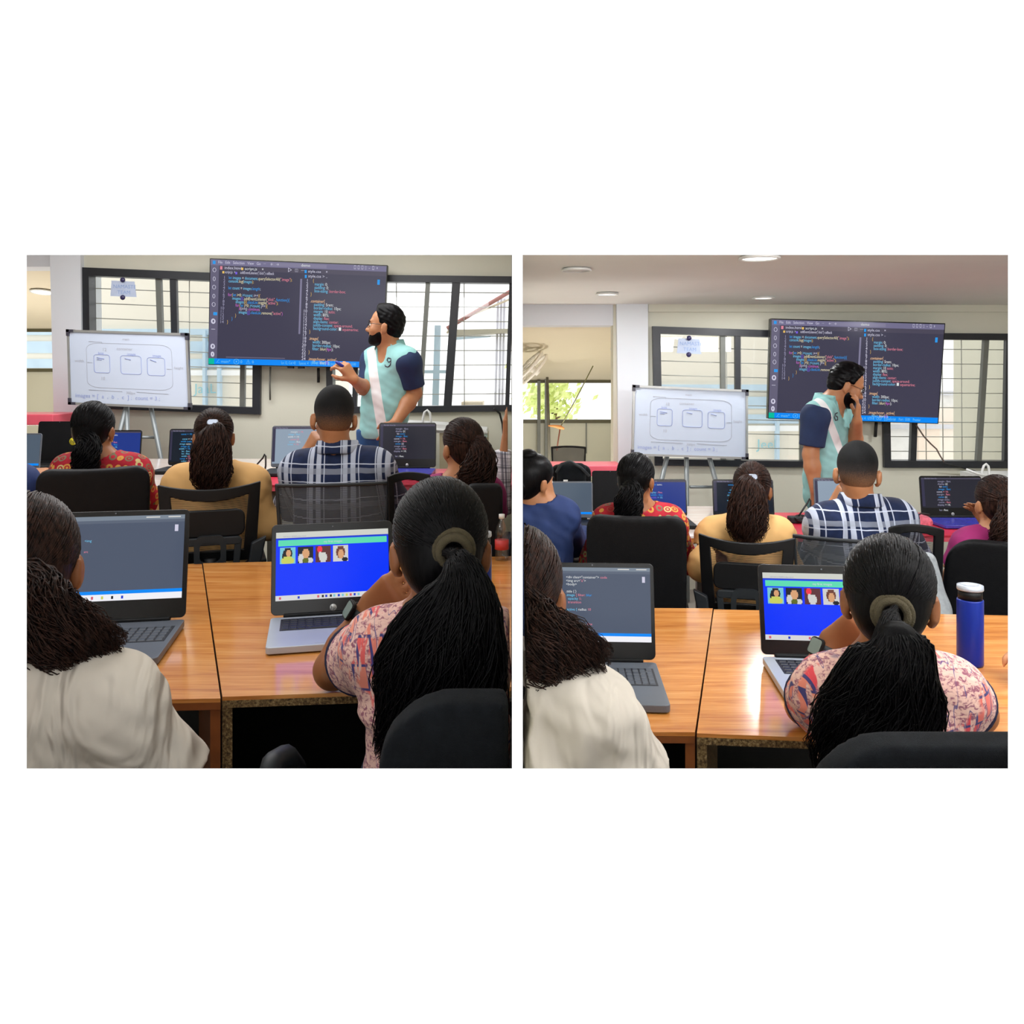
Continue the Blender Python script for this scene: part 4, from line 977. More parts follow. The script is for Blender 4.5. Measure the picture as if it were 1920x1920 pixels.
# ---------------------------------------------------------------- laptops
KEYME = {}
def key_mesh(m, w_, h_):
    k = (m.name, round(w_, 4), round(h_, 4))
    if k not in KEYME:
        mb = MB().add([(-w_/2, -h_/2, 0), (w_/2, -h_/2, 0), (w_/2, h_/2, 0), (-w_/2, h_/2, 0), (-w_*.42, -h_*.4, .0022), (w_*.42, -h_*.4, .0022), (w_*.42, h_*.4, .0022), (-w_*.42, h_*.4, .0022)], [(4, 5, 6, 7), (0, 1, 5, 4), (1, 2, 6, 5), (2, 3, 7, 6), (3, 0, 4, 7)])
        me = bpy.data.meshes.new('key'); me.from_pydata(mb.v, [], mb.f); me.materials.append(m); KEYME[k] = me
    return KEYME[k]
def laptop(loc, yaw, label, W=.33, D=.235, LH=.225, tilt=16, lid=None, base=None, screen=None, content=None, keys=False, numpad=False, bez=(.012, .012, .014, .028), logo=None, away=False, kw=None, km=None, thick=.02):
    lid = lid or M['blackgloss']; base = base or M['black']
    loc = (loc[0], loc[1], loc[2]+.0025); r = empty('laptop', loc, math.radians(yaw), label, 'laptop')
    b = MB().prism([(x, y-D/2, 0) for x, y in rrect(W, D, .012)], (0, 0, thick*.85)); b.f = b.f
    ob = MB().prism([(x, y-D/2, thick*.85) for x, y in rrect(W, D, .012)][::-1], (0, 0, -thick*.85)).build('base', base, r, bevel=.002)
    zt = thick*.85
    for sx in (-1, 1):
        for yy in (-.03, -D+.03): MB().lathe([(.0001, -.001), (.008, -.001), (.008, .002), (.0001, .002)], (sx*(W/2-.03), yy, -.001), 10).build('rubber_foot', M['black'], r)
    MB().box((-W*.40, -.006, zt-.004), (W*.40, .012, zt+.008)).build('hinge', M['black'], r, bevel=.003)
    if keys:
        km = km or M['keys']; kx0, kx1, ky0, ky1 = keys
        MB().box((kx0-.004, ky0-.004, zt-.001), (kx1+.004, ky1+.004, zt+.0008)).build('keyboard', mat('key_well', (30, 32, 38), .5), r); kb = r.children[-1]
        n = 17 if numpad else 13; rows = 5; cw, chh = (kx1-kx0)/n, (ky1-ky0)/rows
        for j in range(rows):
            i = 0
            while i < n:
                wd = 1
                if j == 0 and i == 3: wd = 5
                if j in (1, 2) and i == 0: wd = 1
                o = bpy.data.objects.new('key', key_mesh(km, cw*wd*.86, chh*.84)); o.location = (kx0+cw*(i+wd/2), ky0+chh*(j+.5), zt+.0008); link(o, kb); i += wd
    MB().box((-.05, -D+.012, zt-.0008), (.05, -D+.07, zt+.0004)).build('touchpad', base if base != M['black'] else M['charcoal'], r)
    # lid: built standing, then leaned back about the hinge
    ml = Matrix.Translation((0, .004, zt+.004)) @ Matrix.Rotation(math.radians(-tilt), 4, 'X')
    lb = MB().prism([(x, 0, y+LH/2) for x, y in rrect(W, LH, .014)], (0, .007, 0)).xf(ml)
    lo = lb.build('lid', lid, r, bevel=.0015)
    sx0, sx1, sz0, sz1 = -W/2+bez[0], W/2-bez[1], bez[3], LH-bez[2]
    def rect(name, u0, v0, u1, v1, m, o, par=None):
        X0, X1 = sx0+(sx1-sx0)*u0, sx0+(sx1-sx0)*u1; Z0, Z1 = sz1-(sz1-sz0)*v0, sz1-(sz1-sz0)*v1
        return MB().prism([(X0, -o, Z0), (X0, -o, Z1), (X1, -o, Z1), (X1, -o, Z0)], (0, .0004, 0)).xf(ml).build(name, m, par or r)
    def txt(name, lines, u, v, size, mats=TX, align='LEFT', space=1.0):
        q = ml @ Vector((sx0+(sx1-sx0)*u, -.0014, sz1-(sz1-sz0)*v)); return text(name, lines, size, mats, r, q, (math.pi/2-math.radians(tilt), 0, 0), align, space)
    if not away:
        rect('screen', 0, 0, 1, 1, screen or SC['base'], .0006)
        if content: content(rect, txt)
    if logo: logo(r, ml, W, LH)
    MB().lathe([(.0001, 0), (.0022, 0), (.0022, .0006), (.0001, .0008)], n=10).xf(ml @ Matrix.Translation((0, -.0008, LH-bez[2]*.5)) @ Matrix.Rotation(math.pi/2, 4, 'X')).build('webcam', M['greyplastic'], r)
    return r
def ring_logo(front=True, col=None, rr=.0095, pos=None):
    def f(r, ml, W, LH):
        m = col or mat('logo_silver', (190, 192, 192), .3, .2, var=0)
        q = ml @ Matrix.Translation(pos or (0, -.0008, .013)) @ Matrix.Rotation(math.pi/2, 4, 'X')
        MB().lathe([(.0001, 0), (rr, 0), (rr, .0006), (.0001, .0007)], n=22).xf(q).build('logo_disc', m, r)
        p = q @ Vector((-rr*.72, -rr*.38, .0012)); ang = q.to_euler()
        text('logo_text', 'hp', rr*1.35, [mat('logo_dark', (20, 22, 26), .5, var=0)], r, p, ang)
    return f
U = {n: glow('ui_'+n, c, 1.0) for n, c in (('blue', (0, 52, 250)), ('mint', (92, 218, 176)), ('chrome', (206, 208, 200)), ('task', (214, 214, 216)), ('deepblue', (30, 60, 200)), ('white', (240, 240, 246)),
                                         ('skyphoto', (120, 196, 214)), ('limephoto', (200, 206, 96)), ('dark', (30, 32, 38)), ('skinphoto', (214, 160, 116)), ('navyphoto', (10, 60, 150)), ('maroonphoto', (92, 48, 52)), ('redphoto', (240, 52, 70)), ('palephoto', (206, 206, 204)), ('brownhair', (110, 62, 52)), ('olive', (92, 104, 30)), ('red', (210, 90, 110)))}
def blob(rect_, u, v, ru, rv, m, o, name='picture_shape', n=14, r=None): return (u, v, ru, rv, m, o)
def gallery(rect, txt):
    R_ = rect
    R_('browser_bar', 0, 0, 1, .085, U['chrome'], .0009); R_('page', 0, .085, 1, .925, U['blue'], .0009); R_('page_edge', 0, .085, 1, .105, U['deepblue'], .0011); R_('header_band', .02, .115, .985, .205, U['mint'], .0012)
    R_('task_bar', 0, .925, 1, 1, U['task'], .001)
    txt('header_text', [[('my first images', pal)]], .5, .175, .0085, align='CENTER'); txt('address_text', [[('127.0.0.1:5500/index.html', gry)]], .06, .075, .006)
    for i, (bgc, items) in enumerate((('skyphoto', ((.5, .38, .30, .34, 'dark'), (.3, .55, .16, .3, 'dark'), (.55, .36, .16, .2, 'skinphoto'), (.5, .82, .42, .26, 'limephoto'))),
                                      ('dark', ((.52, .42, .24, .28, 'skinphoto'), (.2, .72, .18, .28, 'palephoto'), (.8, .85, .2, .16, 'palephoto'), (.5, .85, .2, .15, 'olive'))),
                                      ('maroonphoto', ((.28, .2, .17, .2, 'redphoto'), (.5, .7, .26, .3, 'palephoto'), (.3, .55, .1, .2, 'palephoto'))),
                                      ('palephoto', ((.5, .42, .3, .36, 'brownhair'), (.52, .55, .19, .28, 'skinphoto'), (.78, .88, .2, .12, 'dark'))))):
        u0 = .035+.155*i; u1 = u0+.135; v0, v1 = .225, .465
        R_('picture', u0, v0, u1, v1, U[bgc], .0013)
        for k, (a, b, ru, rv, c) in enumerate(items):
            for j in range(5):
                h_ = math.cos(math.asin((j-2)/2.6))
                vv0 = v0+(v1-v0)*max(0, b+rv*(j-2.5)/2.5); vv1 = v0+(v1-v0)*min(1, b+rv*(j-1.5)/2.5)
                if vv1 > vv0: R_('picture_shape', max(u0, u0+(u1-u0)*(a-ru*h_)), vv0, min(u1, u0+(u1-u0)*(a+ru*h_)), vv1, U[c], .0015+.0002*k)
    for u, c in ((.03, 'red'), (.19, 'deepblue'), (.36, 'red'), (.40, 'dark'), (.43, 'deepblue'), (.47, 'dark'), (.50, 'skyphoto'), (.54, 'deepblue'), (.575, 'skyphoto'), (.61, 'limephoto'), (.645, 'red'), (.68, 'deepblue'), (.715, 'skyphoto')):
        R_('task_icon', u, .945, u+.018, .98, U[c], .0012)
SCG = glow('screen_grey_haze', (82, 92, 112), .9, .12)
def editor_plain(with_code):
    def f(rect, txt):
        rect('title_bar', 0, 0, 1, .05, glow('screen_title_haze', (128, 140, 154), .9), .0009); rect('tab_strip', 0, .05, 1, .085, glow('screen_tab_haze', (96, 106, 124), .9), .0009)
        rect('status_bar', 0, .885, 1, .925, SC['blue'], .0009); rect('task_bar', 0, .925, 1, 1, U['white'], .001)
        for i in range(6): rect('task_icon', .22+.07*i, .945, .235+.07*i, .98, U[('limephoto', 'skyphoto', 'red', 'limephoto', 'dark', 'deepblue')[i]], .0012)
        rect('title_icons', .72, .015, .82, .03, U['palephoto'], .0011); rect('title_icons', .88, .015, .97, .03, U['palephoto'], .0011); rect('minimap', .93, .12, .955, .2, TX[pal], .0011)
        if with_code:
            L_ = [[('<div class="container">', whi), (' code', pnk)], [('<img src=', whi), ('"a"', pnk), ('>', whi)], [('<body>', whi)], [], [('.title { }', whi)], [('.image ', sky), ('{ filter: ', pnk), ('blur', blu)], [('  opacity ', sky), ('1;', pnk)], [('  transition', pnk)], [], [('.active { ', sky), ('radius ', whi), ('10', pnk)], [], [('#main', whi)], [('.', whi)], [('justify-content ', whi), ('flex', pnk)]]
            txt('code_text', L_, .27, .15, .0092, space=1.0)
        else: txt('code_text', [[('<img', sky)], [], [('src', pnk)]], .29, .3, .009, space=1.6)
    return f
def editor_dark(seed, cols=(sky, blu, gry), n=12, u=.2):
    def f(rect, txt):
        rg = random.Random(seed); ls = []
        for i in range(n):
            ls.append([] if rg.random() < .2 else [(' '*rg.choice((0, 2, 4))+rg.choice(('let', 'const', 'margin', 'width', 'display', '.image', 'color'))+' ', rg.choice(cols)), (rg.choice(('= 10;', ': flex;', '(){', 'auto;')), rg.choice(cols+(pnk, whi)))])
        rect('title_bar', 0, 0, 1, .05, SC['tab'], .0009); rect('side_bar', 0, .05, .05, .95, SC['seltab'], .0009)
        txt('code_text', ls, u, .15, .0135, space=1.0); txt('menu_text', [[('File Edit View Go', gry)]], .06, .04, .009)
    return f
def onz(px, py, z, dz=.0): return T(px, py, z)
p0 = T(625, 1153, TZ1+.018); laptop((p0.x, p0.y, TZ1+.001), 13, 'silver laptop showing a blue page of four small pictures, '+RA, W=.334, D=.262, LH=.245, tilt=14, base=M['silver'], content=gallery, keys=(-.135, .135, -.125, -.028), bez=(.012, .012, .022, .038), logo=ring_logo(), km=M['keys'])
p0 = T(205, 1168, TZ1+.02); laptop((p0.x, p0.y, TZ1+.001), 10, 'dark laptop with a blank grey screen beside white shirt, '+RA, W=.385, D=.32, LH=.29, tilt=12, base=M['greyplastic'], screen=SCG, content=editor_plain(False), keys=(-.175, .175, -.185, -.065), numpad=True, bez=(.012, .012, .014, .052), km=mat('slate_key', (74, 80, 90), .45))
p0 = T(1551, 1236, TZ2+.018); laptop((p0.x, p0.y, TZ2+.001), -5, 'silver laptop showing a blue page of four small pictures, '+RB, W=.336, D=.262, LH=.234, tilt=14, base=M['silver'], content=gallery, keys=(-.135, .135, -.125, -.028), bez=(.012, .012, .022, .038), logo=ring_logo(), km=M['keys'])
p0 = T(1112, 1240, TZ2+.02); laptop((p0.x, p0.y, TZ2+.001), -3, 'dark laptop with code on its grey screen beside white shirt, '+RB, W=.325, D=.29, LH=.245, tilt=12, base=M['greyplastic'], screen=SCG, content=editor_plain(True), keys=(-.145, .145, -.165, -.055), numpad=True, bez=(.010, .010, .012, .044), km=mat('slate_key', (74, 80, 90), .45))
def far_laptop(x0, x1, ytop, ybot, d, dz, label, **kw):
    W = (x1-x0)*d/F; LH = (ybot-ytop)*d/F/math.cos(math.radians(8)); c = P((x0+x1)/2, ybot, d)
    kw.setdefault('bez', (.006, .006, .008, .02)); kw.setdefault('thick', .018)
    return laptop((c.x, d, dz+.001), kw.pop('yaw', 0), label, W=W, LH=LH+max(0, (c.z-dz-.02)), D=.24, tilt=8, **kw)
YL = mat('yellow_badge', (204, 190, 40), .4, var=0)
scb = glow('screen_royal_blue', (34, 58, 140), .9, .2); scd = glow('screen_night', (24, 32, 44), .9, .15); scl = glow('screen_pale_haze', (150, 166, 184), .9, .15); scg2 = glow('screen_grey_dull', (84, 98, 114), .9, .15)
scp = glow('screen_charcoal', (44, 44, 54), .9, .15)
far_laptop(18, 73, 814, 880, 4.5, DZ1, 'grey screened laptop in front of the navy sleeve, '+RA, screen=scg2, lid=M['greyplastic'], content=lambda r, t: r('status_bar', 0, .93, 1, 1, SC['blue'], .001))
far_laptop(66, 146, 797, 872, 4.9, DZ1, 'black laptop seen from behind with a round yellow badge, '+RA, away=True, lid=M['leather'], logo=lambda r, ml, W, LH: ring_logo(col=YL, rr=.022, pos=(.085, -.0008, LH*.5))(r, ml, W, LH))
far_laptop(180, 262, 809, 873, 4.75, DZ1, 'laptop with a royal blue code screen behind the red print kurta, '+RA, screen=scb, content=editor_dark(3, (sky, blu, vio), 10, .12))
far_laptop(314, 398, 806, 874, 4.7, DZ1, 'laptop with a dark code screen behind the long loose hair, '+RA, screen=scd, content=editor_dark(8, (blu, sky), 14, .22))
far_laptop(507, 612, 800, 874, 4.6, DZ1, 'laptop with a pale hazy screen beside the plaid shirt, '+RA, screen=scl, lid=M['greyplastic'], content=editor_dark(5, (sky, pnk, whi), 6, .28), base=M['charcoal'])
far_laptop(709, 817, 794, 872, 4.6, DZ1, 'black laptop with code and a round silver badge below its screen, '+RA, screen=scp, content=editor_dark(9, (gry, blu, pal), 12, .25), bez=(.008, .006, .01, .045), logo=ring_logo(rr=.008), base=mat('base_blue_reflection', (62, 64, 170), .25))  # blue reflection put into the base colour
far_laptop(1000, 1112, 905, 972, 4.4, DZ2, 'grey screened laptop in front of the navy sleeve, '+RB, screen=scg2, lid=M['greyplastic'], content=lambda r, t: r('status_bar', 0, .93, 1, 1, SC['blue'], .001))
far_laptop(1111, 1180, 889, 965, 4.6, DZ2, 'black laptop seen from behind, left of the dark ponytail, '+RB, away=True, lid=M['leather'])
far_laptop(1204, 1289, 903, 972, 4.45, DZ2, 'laptop with a royal blue code screen behind the red print kurta, '+RB, screen=scb, content=editor_dark(3, (sky, blu, vio), 10, .12))
far_laptop(1338, 1453, 901, 968, 4.45, DZ2, 'laptop with a dark code screen behind the long loose hair, '+RB, screen=scd, content=editor_dark(8, (blu, sky), 14, .22))
far_laptop(1529, 1640, 898, 970, 4.4, DZ2, 'laptop with a pale hazy screen beside the plaid shirt, '+RB, screen=scl, lid=M['greyplastic'], content=editor_dark(5, (sky, pnk, whi), 3, .5), base=M['charcoal'])
far_laptop(1729, 1846, 899, 974, 4.45, DZ2, 'black laptop with code and a round silver badge below its screen, '+RB, screen=scp, content=editor_dark(9, (gry, blu, pal), 12, .25), bez=(.008, .006, .01, .045), logo=ring_logo(rr=.008), base=mat('base_blue_reflection', (62, 64, 170), .25))
# ---------------------------------------------------------------- chairs
def rbox(c, half, r, R=None, k=.02): return ('b', np.array(c, float), np.array(half, float), np.eye(3) if R is None else np.array(R, float), r, k, None, 1.0)
_b0, _e0 = _bounds, _eval
def _bounds(p):
    if p[0] == 'b': e = np.abs(p[3]) @ p[2]; return p[1]-e, p[1]+e
    return _b0(p)
def _eval(p, x, y, z):
    if p[0] != 'b': return _e0(p, x, y, z)
    c, b, R, r = p[1], p[2], p[3], p[4]
    X, Y, Z = x-c[0], y-c[1], z-c[2]
    q = [np.abs(R[0, i]*X+R[1, i]*Y+R[2, i]*Z)-(b[i]-r) for i in range(3)]
    return np.sqrt(sum(np.maximum(a, 0)**2 for a in q))+np.minimum(np.maximum(np.maximum(q[0], q[1]), q[2]), 0)-r
def chair_base(r, z0, m=None, sy=.12):
    """gas stem and five-star foot under the seat, local to the chair"""
    m = m or M['black']
    MB().lathe([(.028, .10), (.028, .24), (.018, .24), (.018, z0)], (0, sy, 0), 14).build('stem', m, r)
    for k in range(5):
        a = k*2*math.pi/5+.3; e = Vector((.16*math.cos(a), sy+.16*math.sin(a), .075))
        MB().tube([(0, sy, .12), Vector((0, sy, .115)).lerp(e, .6), e], [.022, .018, .013], 8).build('star_leg', m, r)
        MB().lathe([(.0001, -.02), (.024, -.02), (.026, 0), (.024, .02), (.0001, .02)], n=12).xf(Matrix.Translation(e-Vector((0, 0, .047))) @ Matrix.Rotation(math.pi/2, 4, 'X') @ Matrix.Rotation(a, 4, 'Y')).build('caster', M['black'], r)
def arms(r, w_, zs, za, y0, ml, m=None):
    for sx in (-1, 1):
        MB().tube([(sx*w_*.9, y0+.16, zs-.03), (sx*w_, y0+.15, zs), (sx*w_, y0+.13, za-.03), (sx*w_, y0+.05, za-.01)], .014, 8).build('arm_post', m or M['black'], r)
        MB().box((sx*w_-.02, y0-.02, za-.012), (sx*w_+.02, y0+.22, za+.012)).build('armrest', ml, r, bevel=.01, seg=3)
def padded_chair(px, d, ptop, width, floor, label, seat=.405, zbot=None, th=.05, rz=0, mm=None, corner=.07, arm=True, clip=None, lean=6, dip=0, slim=0):
    x = (px-960)*d/F; zt = H-(ptop-YH)*d/F; zb = zbot if zbot is not None else floor+seat+.1
    mm = mm or M['leather']
    rz += -math.degrees(math.atan((px-960)/F)); r = empty('office_chair', (x, d, floor), math.radians(rz), label, 'chair')
    W = width/2; org = np.array((x, d, floor)); Rz = np.array(Matrix.Rotation(math.radians(rz), 3, 'Z'))
    Rl = Rz @ np.array(Matrix.Rotation(math.radians(lean), 3, 'X'))
    hgt = zt-zb; c = org+Rz @ np.array((0, 0, 0))+np.array((0, 0, (zt+zb)/2-floor))
    # the back: a slab whose outline is a rounded rectangle, slightly hollow
    pts = []
    def back_cut(X, Y, Z):
        a, b, e = X-c[0], Y-c[1], Z-c[2]
        u = Rl[0, 0]*a+Rl[1, 0]*b+Rl[2, 0]*e; v = Rl[0, 2]*a+Rl[1, 2]*b+Rl[2, 2]*e
        wq = W*(1-slim*np.clip(-v/hgt+.5, 0, 1))
        qx = np.abs(u)-(wq-corner); top_ = hgt/2-dip*np.cos(np.clip(u/W, -1, 1)*math.pi/2)
        qz = np.abs(v)-(top_-corner)
        return np.sqrt(np.maximum(qx, 0)**2+np.maximum(qz, 0)**2)+np.minimum(np.maximum(qx, qz), 0)-corner
    vq = sdf([rbox(c, (W+.02, th/2, hgt/2+.02), th/2*.98, Rl)], .008, [back_cut]+([clip] if clip else []))
    solid('backrest', (relax(vq[0], vq[1], 4), vq[1]), mm, r, org, sm=0)
    for o in r.children:
        o.data.transform(Matrix.Rotation(-math.radians(rz), 4, 'Z'))
    if clip: xl, xh = -W, min(W, -.006-x)
    else: xl, xh = -W*1.05, W*1.05
    MB().prism([(a+(xl+xh)/2, b+.24, seat-.07) for a, b in rrect(xh-xl, .44, min(.09, (xh-xl)*.4))][::-1], (0, 0, .075)).build('seat', mm, r, bevel=.02, seg=3)
    MB().tube([(min(0, xh-.06), .02, zb-floor+.02), (min(0, xh-.06), .05, seat-.03), (min(0, xh-.06), .2, seat-.07)], .02, 8).build('back_bracket', M['black'], r)
    if not clip:
        chair_base(r, seat-.07, sy=.24)
        if arm: arms(r, W*.98, seat-.04, seat+.2, .12, M['black'])
    else: MB().lathe([(.028, .10), (.028, .24), (.018, .24), (.018, seat-.07)], (min(0, xh-.06), .24, 0), 14).build('stem', M['black'], r); MB().box((xl+.02, .05, .0), (xh-.01, .45, .1)).build('foot_plate', M['black'], r)
    return r
def netmat(name, col, see, line=0.0):
    if name in _c: return _c[name]
    t = NT(name); x, y, z = t.xyz(t.co())
    f = t.math('LESS_THAN', t.math('FRACT', t.math('MULTIPLY', z, 1/.0042)), see)
    if line:
        g = t.math('LESS_THAN', t.math('FRACT', t.math('MULTIPLY', x, 1/.0042)), see); f = t.math('MULTIPLY', f, g)
    t.set(col, .7); tr = t.n('ShaderNodeBsdfTransparent'); mx = t.n('ShaderNodeMixShader')
    t.put(mx.inputs[0], f); t.t.links.new(t.b.outputs[0], mx.inputs[1]); t.t.links.new(tr.outputs[0], mx.inputs[2]); t.t.links.new(mx.outputs[0], t.out.inputs[0])
    _c[name] = t.m; return t.m
def mesh_chair(px, d, ptop, width, floor, label, seat=.405, rz=0, hgt=.46, netting=None, lumbar=True, fr=.045, dip=.022, frame_m=None, arm=True, taper=.90):
    x = (px-960)*d/F; zt = H-(ptop-YH)*d/F-floor
    rz += -math.degrees(math.atan((px-960)/F)); r = empty('mesh_chair', (x, d, floor), math.radians(rz), label, 'chair'); W = width/2; zb = zt-hgt
    n = 9; fm = frame_m or M['black']
    top = [(-W+2*W*i/n, -.03+.03*abs(2*i/n-1)**2*-1+.03, zt-dip*(1-(2*i/n-1)**2)) for i in range(n+1)]
    yb = lambda u: -.035*(1-u*u)
    def ring(ins):
        w_, wb = W-ins, W*taper-ins
        o = [(-w_+2*w_*i/n, zt-ins-dip*(1-(2*i/n-1)**2)) for i in range(n+1)]
        return o+[(w_*(1-.5)+wb*.5, zt-hgt*.5), (wb, zb+ins), (-wb, zb+ins), (-w_*.5-wb*.5, zt-hgt*.5)]
    A, B_ = ring(0), ring(fr)
    mb = MB(); m = len(A); V = []
    for q, off in ((A, 0), (B_, 0), (A, .022), (B_, .022)): V += [(p[0], yb(p[0]/W)+off, p[1]) for p in q]
    fs = []
    for i in range(m):
        j = (i+1) % m
        fs += [(i, m+i, m+j, j), (2*m+i, 2*m+j, 3*m+j, 3*m+i), (i, j, 2*m+j, 2*m+i), (m+i, 3*m+i, 3*m+j, m+j)]
    mb.add(V, fs).build('back_frame', fm, r, bevel=.004)
    B2 = ring(fr-.006); nb = MB(); nt = n+1
    lower = [(B2[nt+2][0]+(B2[nt+1][0]-B2[nt+2][0])*i/n, B2[nt+1][1]) for i in range(n+1)]
    rows = 6; vs = []
    for k in range(rows+1):
        t = k/rows
        for i in range(n+1):
            X_ = B2[i][0]*(1-t)+lower[i][0]*t; vs.append((X_, yb(X_/W)+.010, B2[i][1]*(1-t)+lower[i][1]*t))
    nb.add(vs, [(k*(n+1)+i, (k+1)*(n+1)+i, (k+1)*(n+1)+i+1, k*(n+1)+i+1) for k in range(rows) for i in range(n)], True).build('back_netting', netting or netmat('open_netting', (20, 20, 22), .52), r)
    if lumbar:
        MB().prism([(a, -.03, b+zb+hgt*.50) for a, b in rrect(W*1.36, hgt*.34, .03)], (0, .02, 0)).build('lumbar_pad', M['black'], r, bevel=.006)
        ml = M['charcoal']
        for sx in (-1, 1):
            MB().prism([(sx*a, -.046, b) for a, b in ((W*.62, zb+hgt*.30), (W*.48, zb+hgt*.30), (W*.40, zb-.10), (W*.52, zb-.10))][::sx], (0, .018, 0)).build('yoke_arm', ml, r, bevel=.004)
            MB().prism([(sx*a, -.05, b) for a, b in ((W*1.10, zb+hgt*.32), (W*.80, zb+hgt*.24), (W*.66, zb-.12), (W*.86, zb-.12))][::sx], (0, .03, 0)).build('arm_bracket', ml, r, bevel=.006)
        MB().prism([(a, -.048, b+zb+hgt*.285) for a, b in rrect(W*1.2, .03, .012)], (0, .02, 0)).build('yoke_bar', ml, r, bevel=.004)
        o_ = [(a, b+zb+.045) for a, b in rrect(W*.62, .125, .03)]; i_ = [(a, b+zb+.045) for a, b in rrect(W*.40, .075, .02)]
        mm_ = len(o_); V = [(a, -.05, b) for a, b in o_]+[(a, -.05, b) for a, b in i_]+[(a, -.03, b) for a, b in o_]+[(a, -.03, b) for a, b in i_]
        f_ = []
        for i in range(mm_):
            j = (i+1) % mm_; f_ += [(i, j, mm_+j, mm_+i), (2*mm_+i, 3*mm_+i, 3*mm_+j, 2*mm_+j), (i, 2*mm_+i, 2*mm_+j, j), (mm_+i, mm_+j, 3*mm_+j, 3*mm_+i)]
        MB().add(V, f_).build('yoke_loop', ml, r)
    MB().prism([(a, b+.25, seat-.07) for a, b in rrect(W*1.66, .42, .08)][::-1], (0, 0, .075)).build('seat', M['fabric_black'], r, bevel=.02, seg=3)
    MB().tube([(0, -.03, zb+.02), (0, -.02, seat-.03), (0, .2, seat-.07)], .022, 8).build('back_bracket', M['black'], r)
    chair_base(r, seat-.07, sy=.25)
    if arm: arms(r, W*1.04, seat-.04, seat+.2, .10, M['charcoal'])
    return r
CL = lambda x, y, z: x+.005+0*y+0*z
CR = lambda x, y, z: .021-x+0*y+0*z
grid = netmat('grey_grid_netting', (58, 64, 70), .22)
padded_chair(177, 3.22, 873, .385, 0, 'tall black padded chair behind the red print kurta, '+RA, seat=.405, corner=.055, zbot=.56, dip=.010)
mesh_chair(394, 3.24, 906, .37, 0, 'black mesh chair with grey lumbar yoke behind the yellow kurta, '+RA, hgt=.30, seat=.405)
mesh_chair(625, 3.24, 905, .43, 0, 'grey mesh backed chair behind the plaid shirt, '+RA, netting=grid, lumbar=False, fr=.012, frame_m=M['charcoal'], dip=.0, hgt=.34, arm=False)
mesh_chair(765, 3.31, 891, .17, 0, 'black mesh chair turned sideways beside the front ponytail head, '+RA, rz=196, lumbar=False, fr=.03, hgt=.33, dip=-.01, arm=False)
padded_chair(908, 3.25, 905, .14, 0, 'small backed black chair behind the maroon blouse, '+RA, seat=.405, corner=.03, zbot=.56, arm=False)
padded_chair(1193, 3.22, 962, .372, FR, 'tall black padded chair behind the red print kurta, '+RB, corner=.055, zbot=FR+.5, seat=.405, dip=.010)
mesh_chair(1399, 3.24, 1005, .355, FR, 'black mesh chair with grey lumbar yoke behind the yellow kurta, '+RB, hgt=.30, arm=False)
mesh_chair(1592, 3.24, 1009, .41, FR, 'grey mesh backed chair behind the plaid shirt, '+RB, netting=grid, lumbar=False, fr=.012, frame_m=M['charcoal'], dip=0, hgt=.34, arm=False)
mesh_chair(1716, 3.30, 990, .20, FR, 'black mesh chair turned sideways beside the front ponytail head, '+RB, rz=196, lumbar=False, fr=.03, hgt=.33, dip=-.01, arm=False)
padded_chair(1884, 3.22, 1014, .38, FR, 'wide black padded chair behind the maroon blouse, '+RB, seat=.405, corner=.10, zbot=FR+.44, arm=False, slim=-.25)
fc_ = padded_chair(930, 1.24, 1286, .32, 0, 'black fabric chair back nearest the viewer, '+RA, mm=M['fabric_black'], corner=.10, seat=.405, zbot=.5, th=.055, clip=CL, lean=8, slim=-.15)
MB().tube([P(500, 1455, 1.50), P(512, 1432, 1.56), P(535, 1420, 1.64), P(556, 1440, 1.72), P(562, 1480, 1.74)], [.016, .022, .024, .02, .014], 10).build('armrest', M['charcoal'], fc_, world=True)
MB().tube([P(530, 1440, 1.62), P(600, 1640, 1.58), P(770, 1660, 1.45)], .014, 8).build('arm_post', M['black'], fc_, world=True)
padded_chair(1790, 1.24, 1362, .42, FR, 'black fabric chair back nearest the viewer, '+RB, mm=M['fabric_black'], corner=.10, seat=.405, zbot=.34, th=.055, lean=8, arm=False, slim=-.2, rz=27.5)
mesh_chair(1066, 6.5, 838, .27, FR, 'mesh chair with a see-through patterned back behind the pink desk, '+RB, netting=netmat('coarse_netting', (60, 58, 58), .45, 1), lumbar=False, fr=.014, hgt=.34, dip=-.012, arm=False)
padded_chair(1070, 5.05, 870, .24, FR, 'black chair carrying a backpack in front of the pink desk, '+RB, corner=.05, zbot=FR+.55, arm=False)
# ---------------------------------------------------------------- small things
def bottle(px, py, z, hgt, rad, label, m):
    p = T(px, py, z); r = empty('water_bottle', (p.x, p.y, z+.0005), 0, label, 'bottle')
    MB().lathe([(.0001, 0), (rad*.96, 0), (rad, .006), (rad, hgt*.80), (rad*.97, hgt*.815), (.0001, hgt*.815)], n=32).build('body', m, r)
    MB().lathe([(.0001, hgt*.815), (rad*.90, hgt*.815), (rad*.90, hgt*.93), (.0001, hgt*.93)], n=32).build('neck_band', M['black'], r)
    MB().lathe([(.0001, hgt*.93), (rad*.97, hgt*.93), (rad*1.0, hgt*.945), (rad*.98, hgt*.99), (rad*.5, hgt), (rad*.46, hgt*.985), (.0001, hgt*.985)], n=32).build('lid', M['silver'], r)
    return r
BLU = mat('blue_enamel', (8, 38, 136), .32, 0, .3, var=.02, coat=.1)
bottle(1819, 1246, TZ2, .212, .0325, 'tall blue metal bottle with a silver lid, '+RB, BLU)
bottle(899, 1138, TZ1, .222, .036, 'blue metal bottle mostly hidden behind the ponytail head, '+RA, BLU)
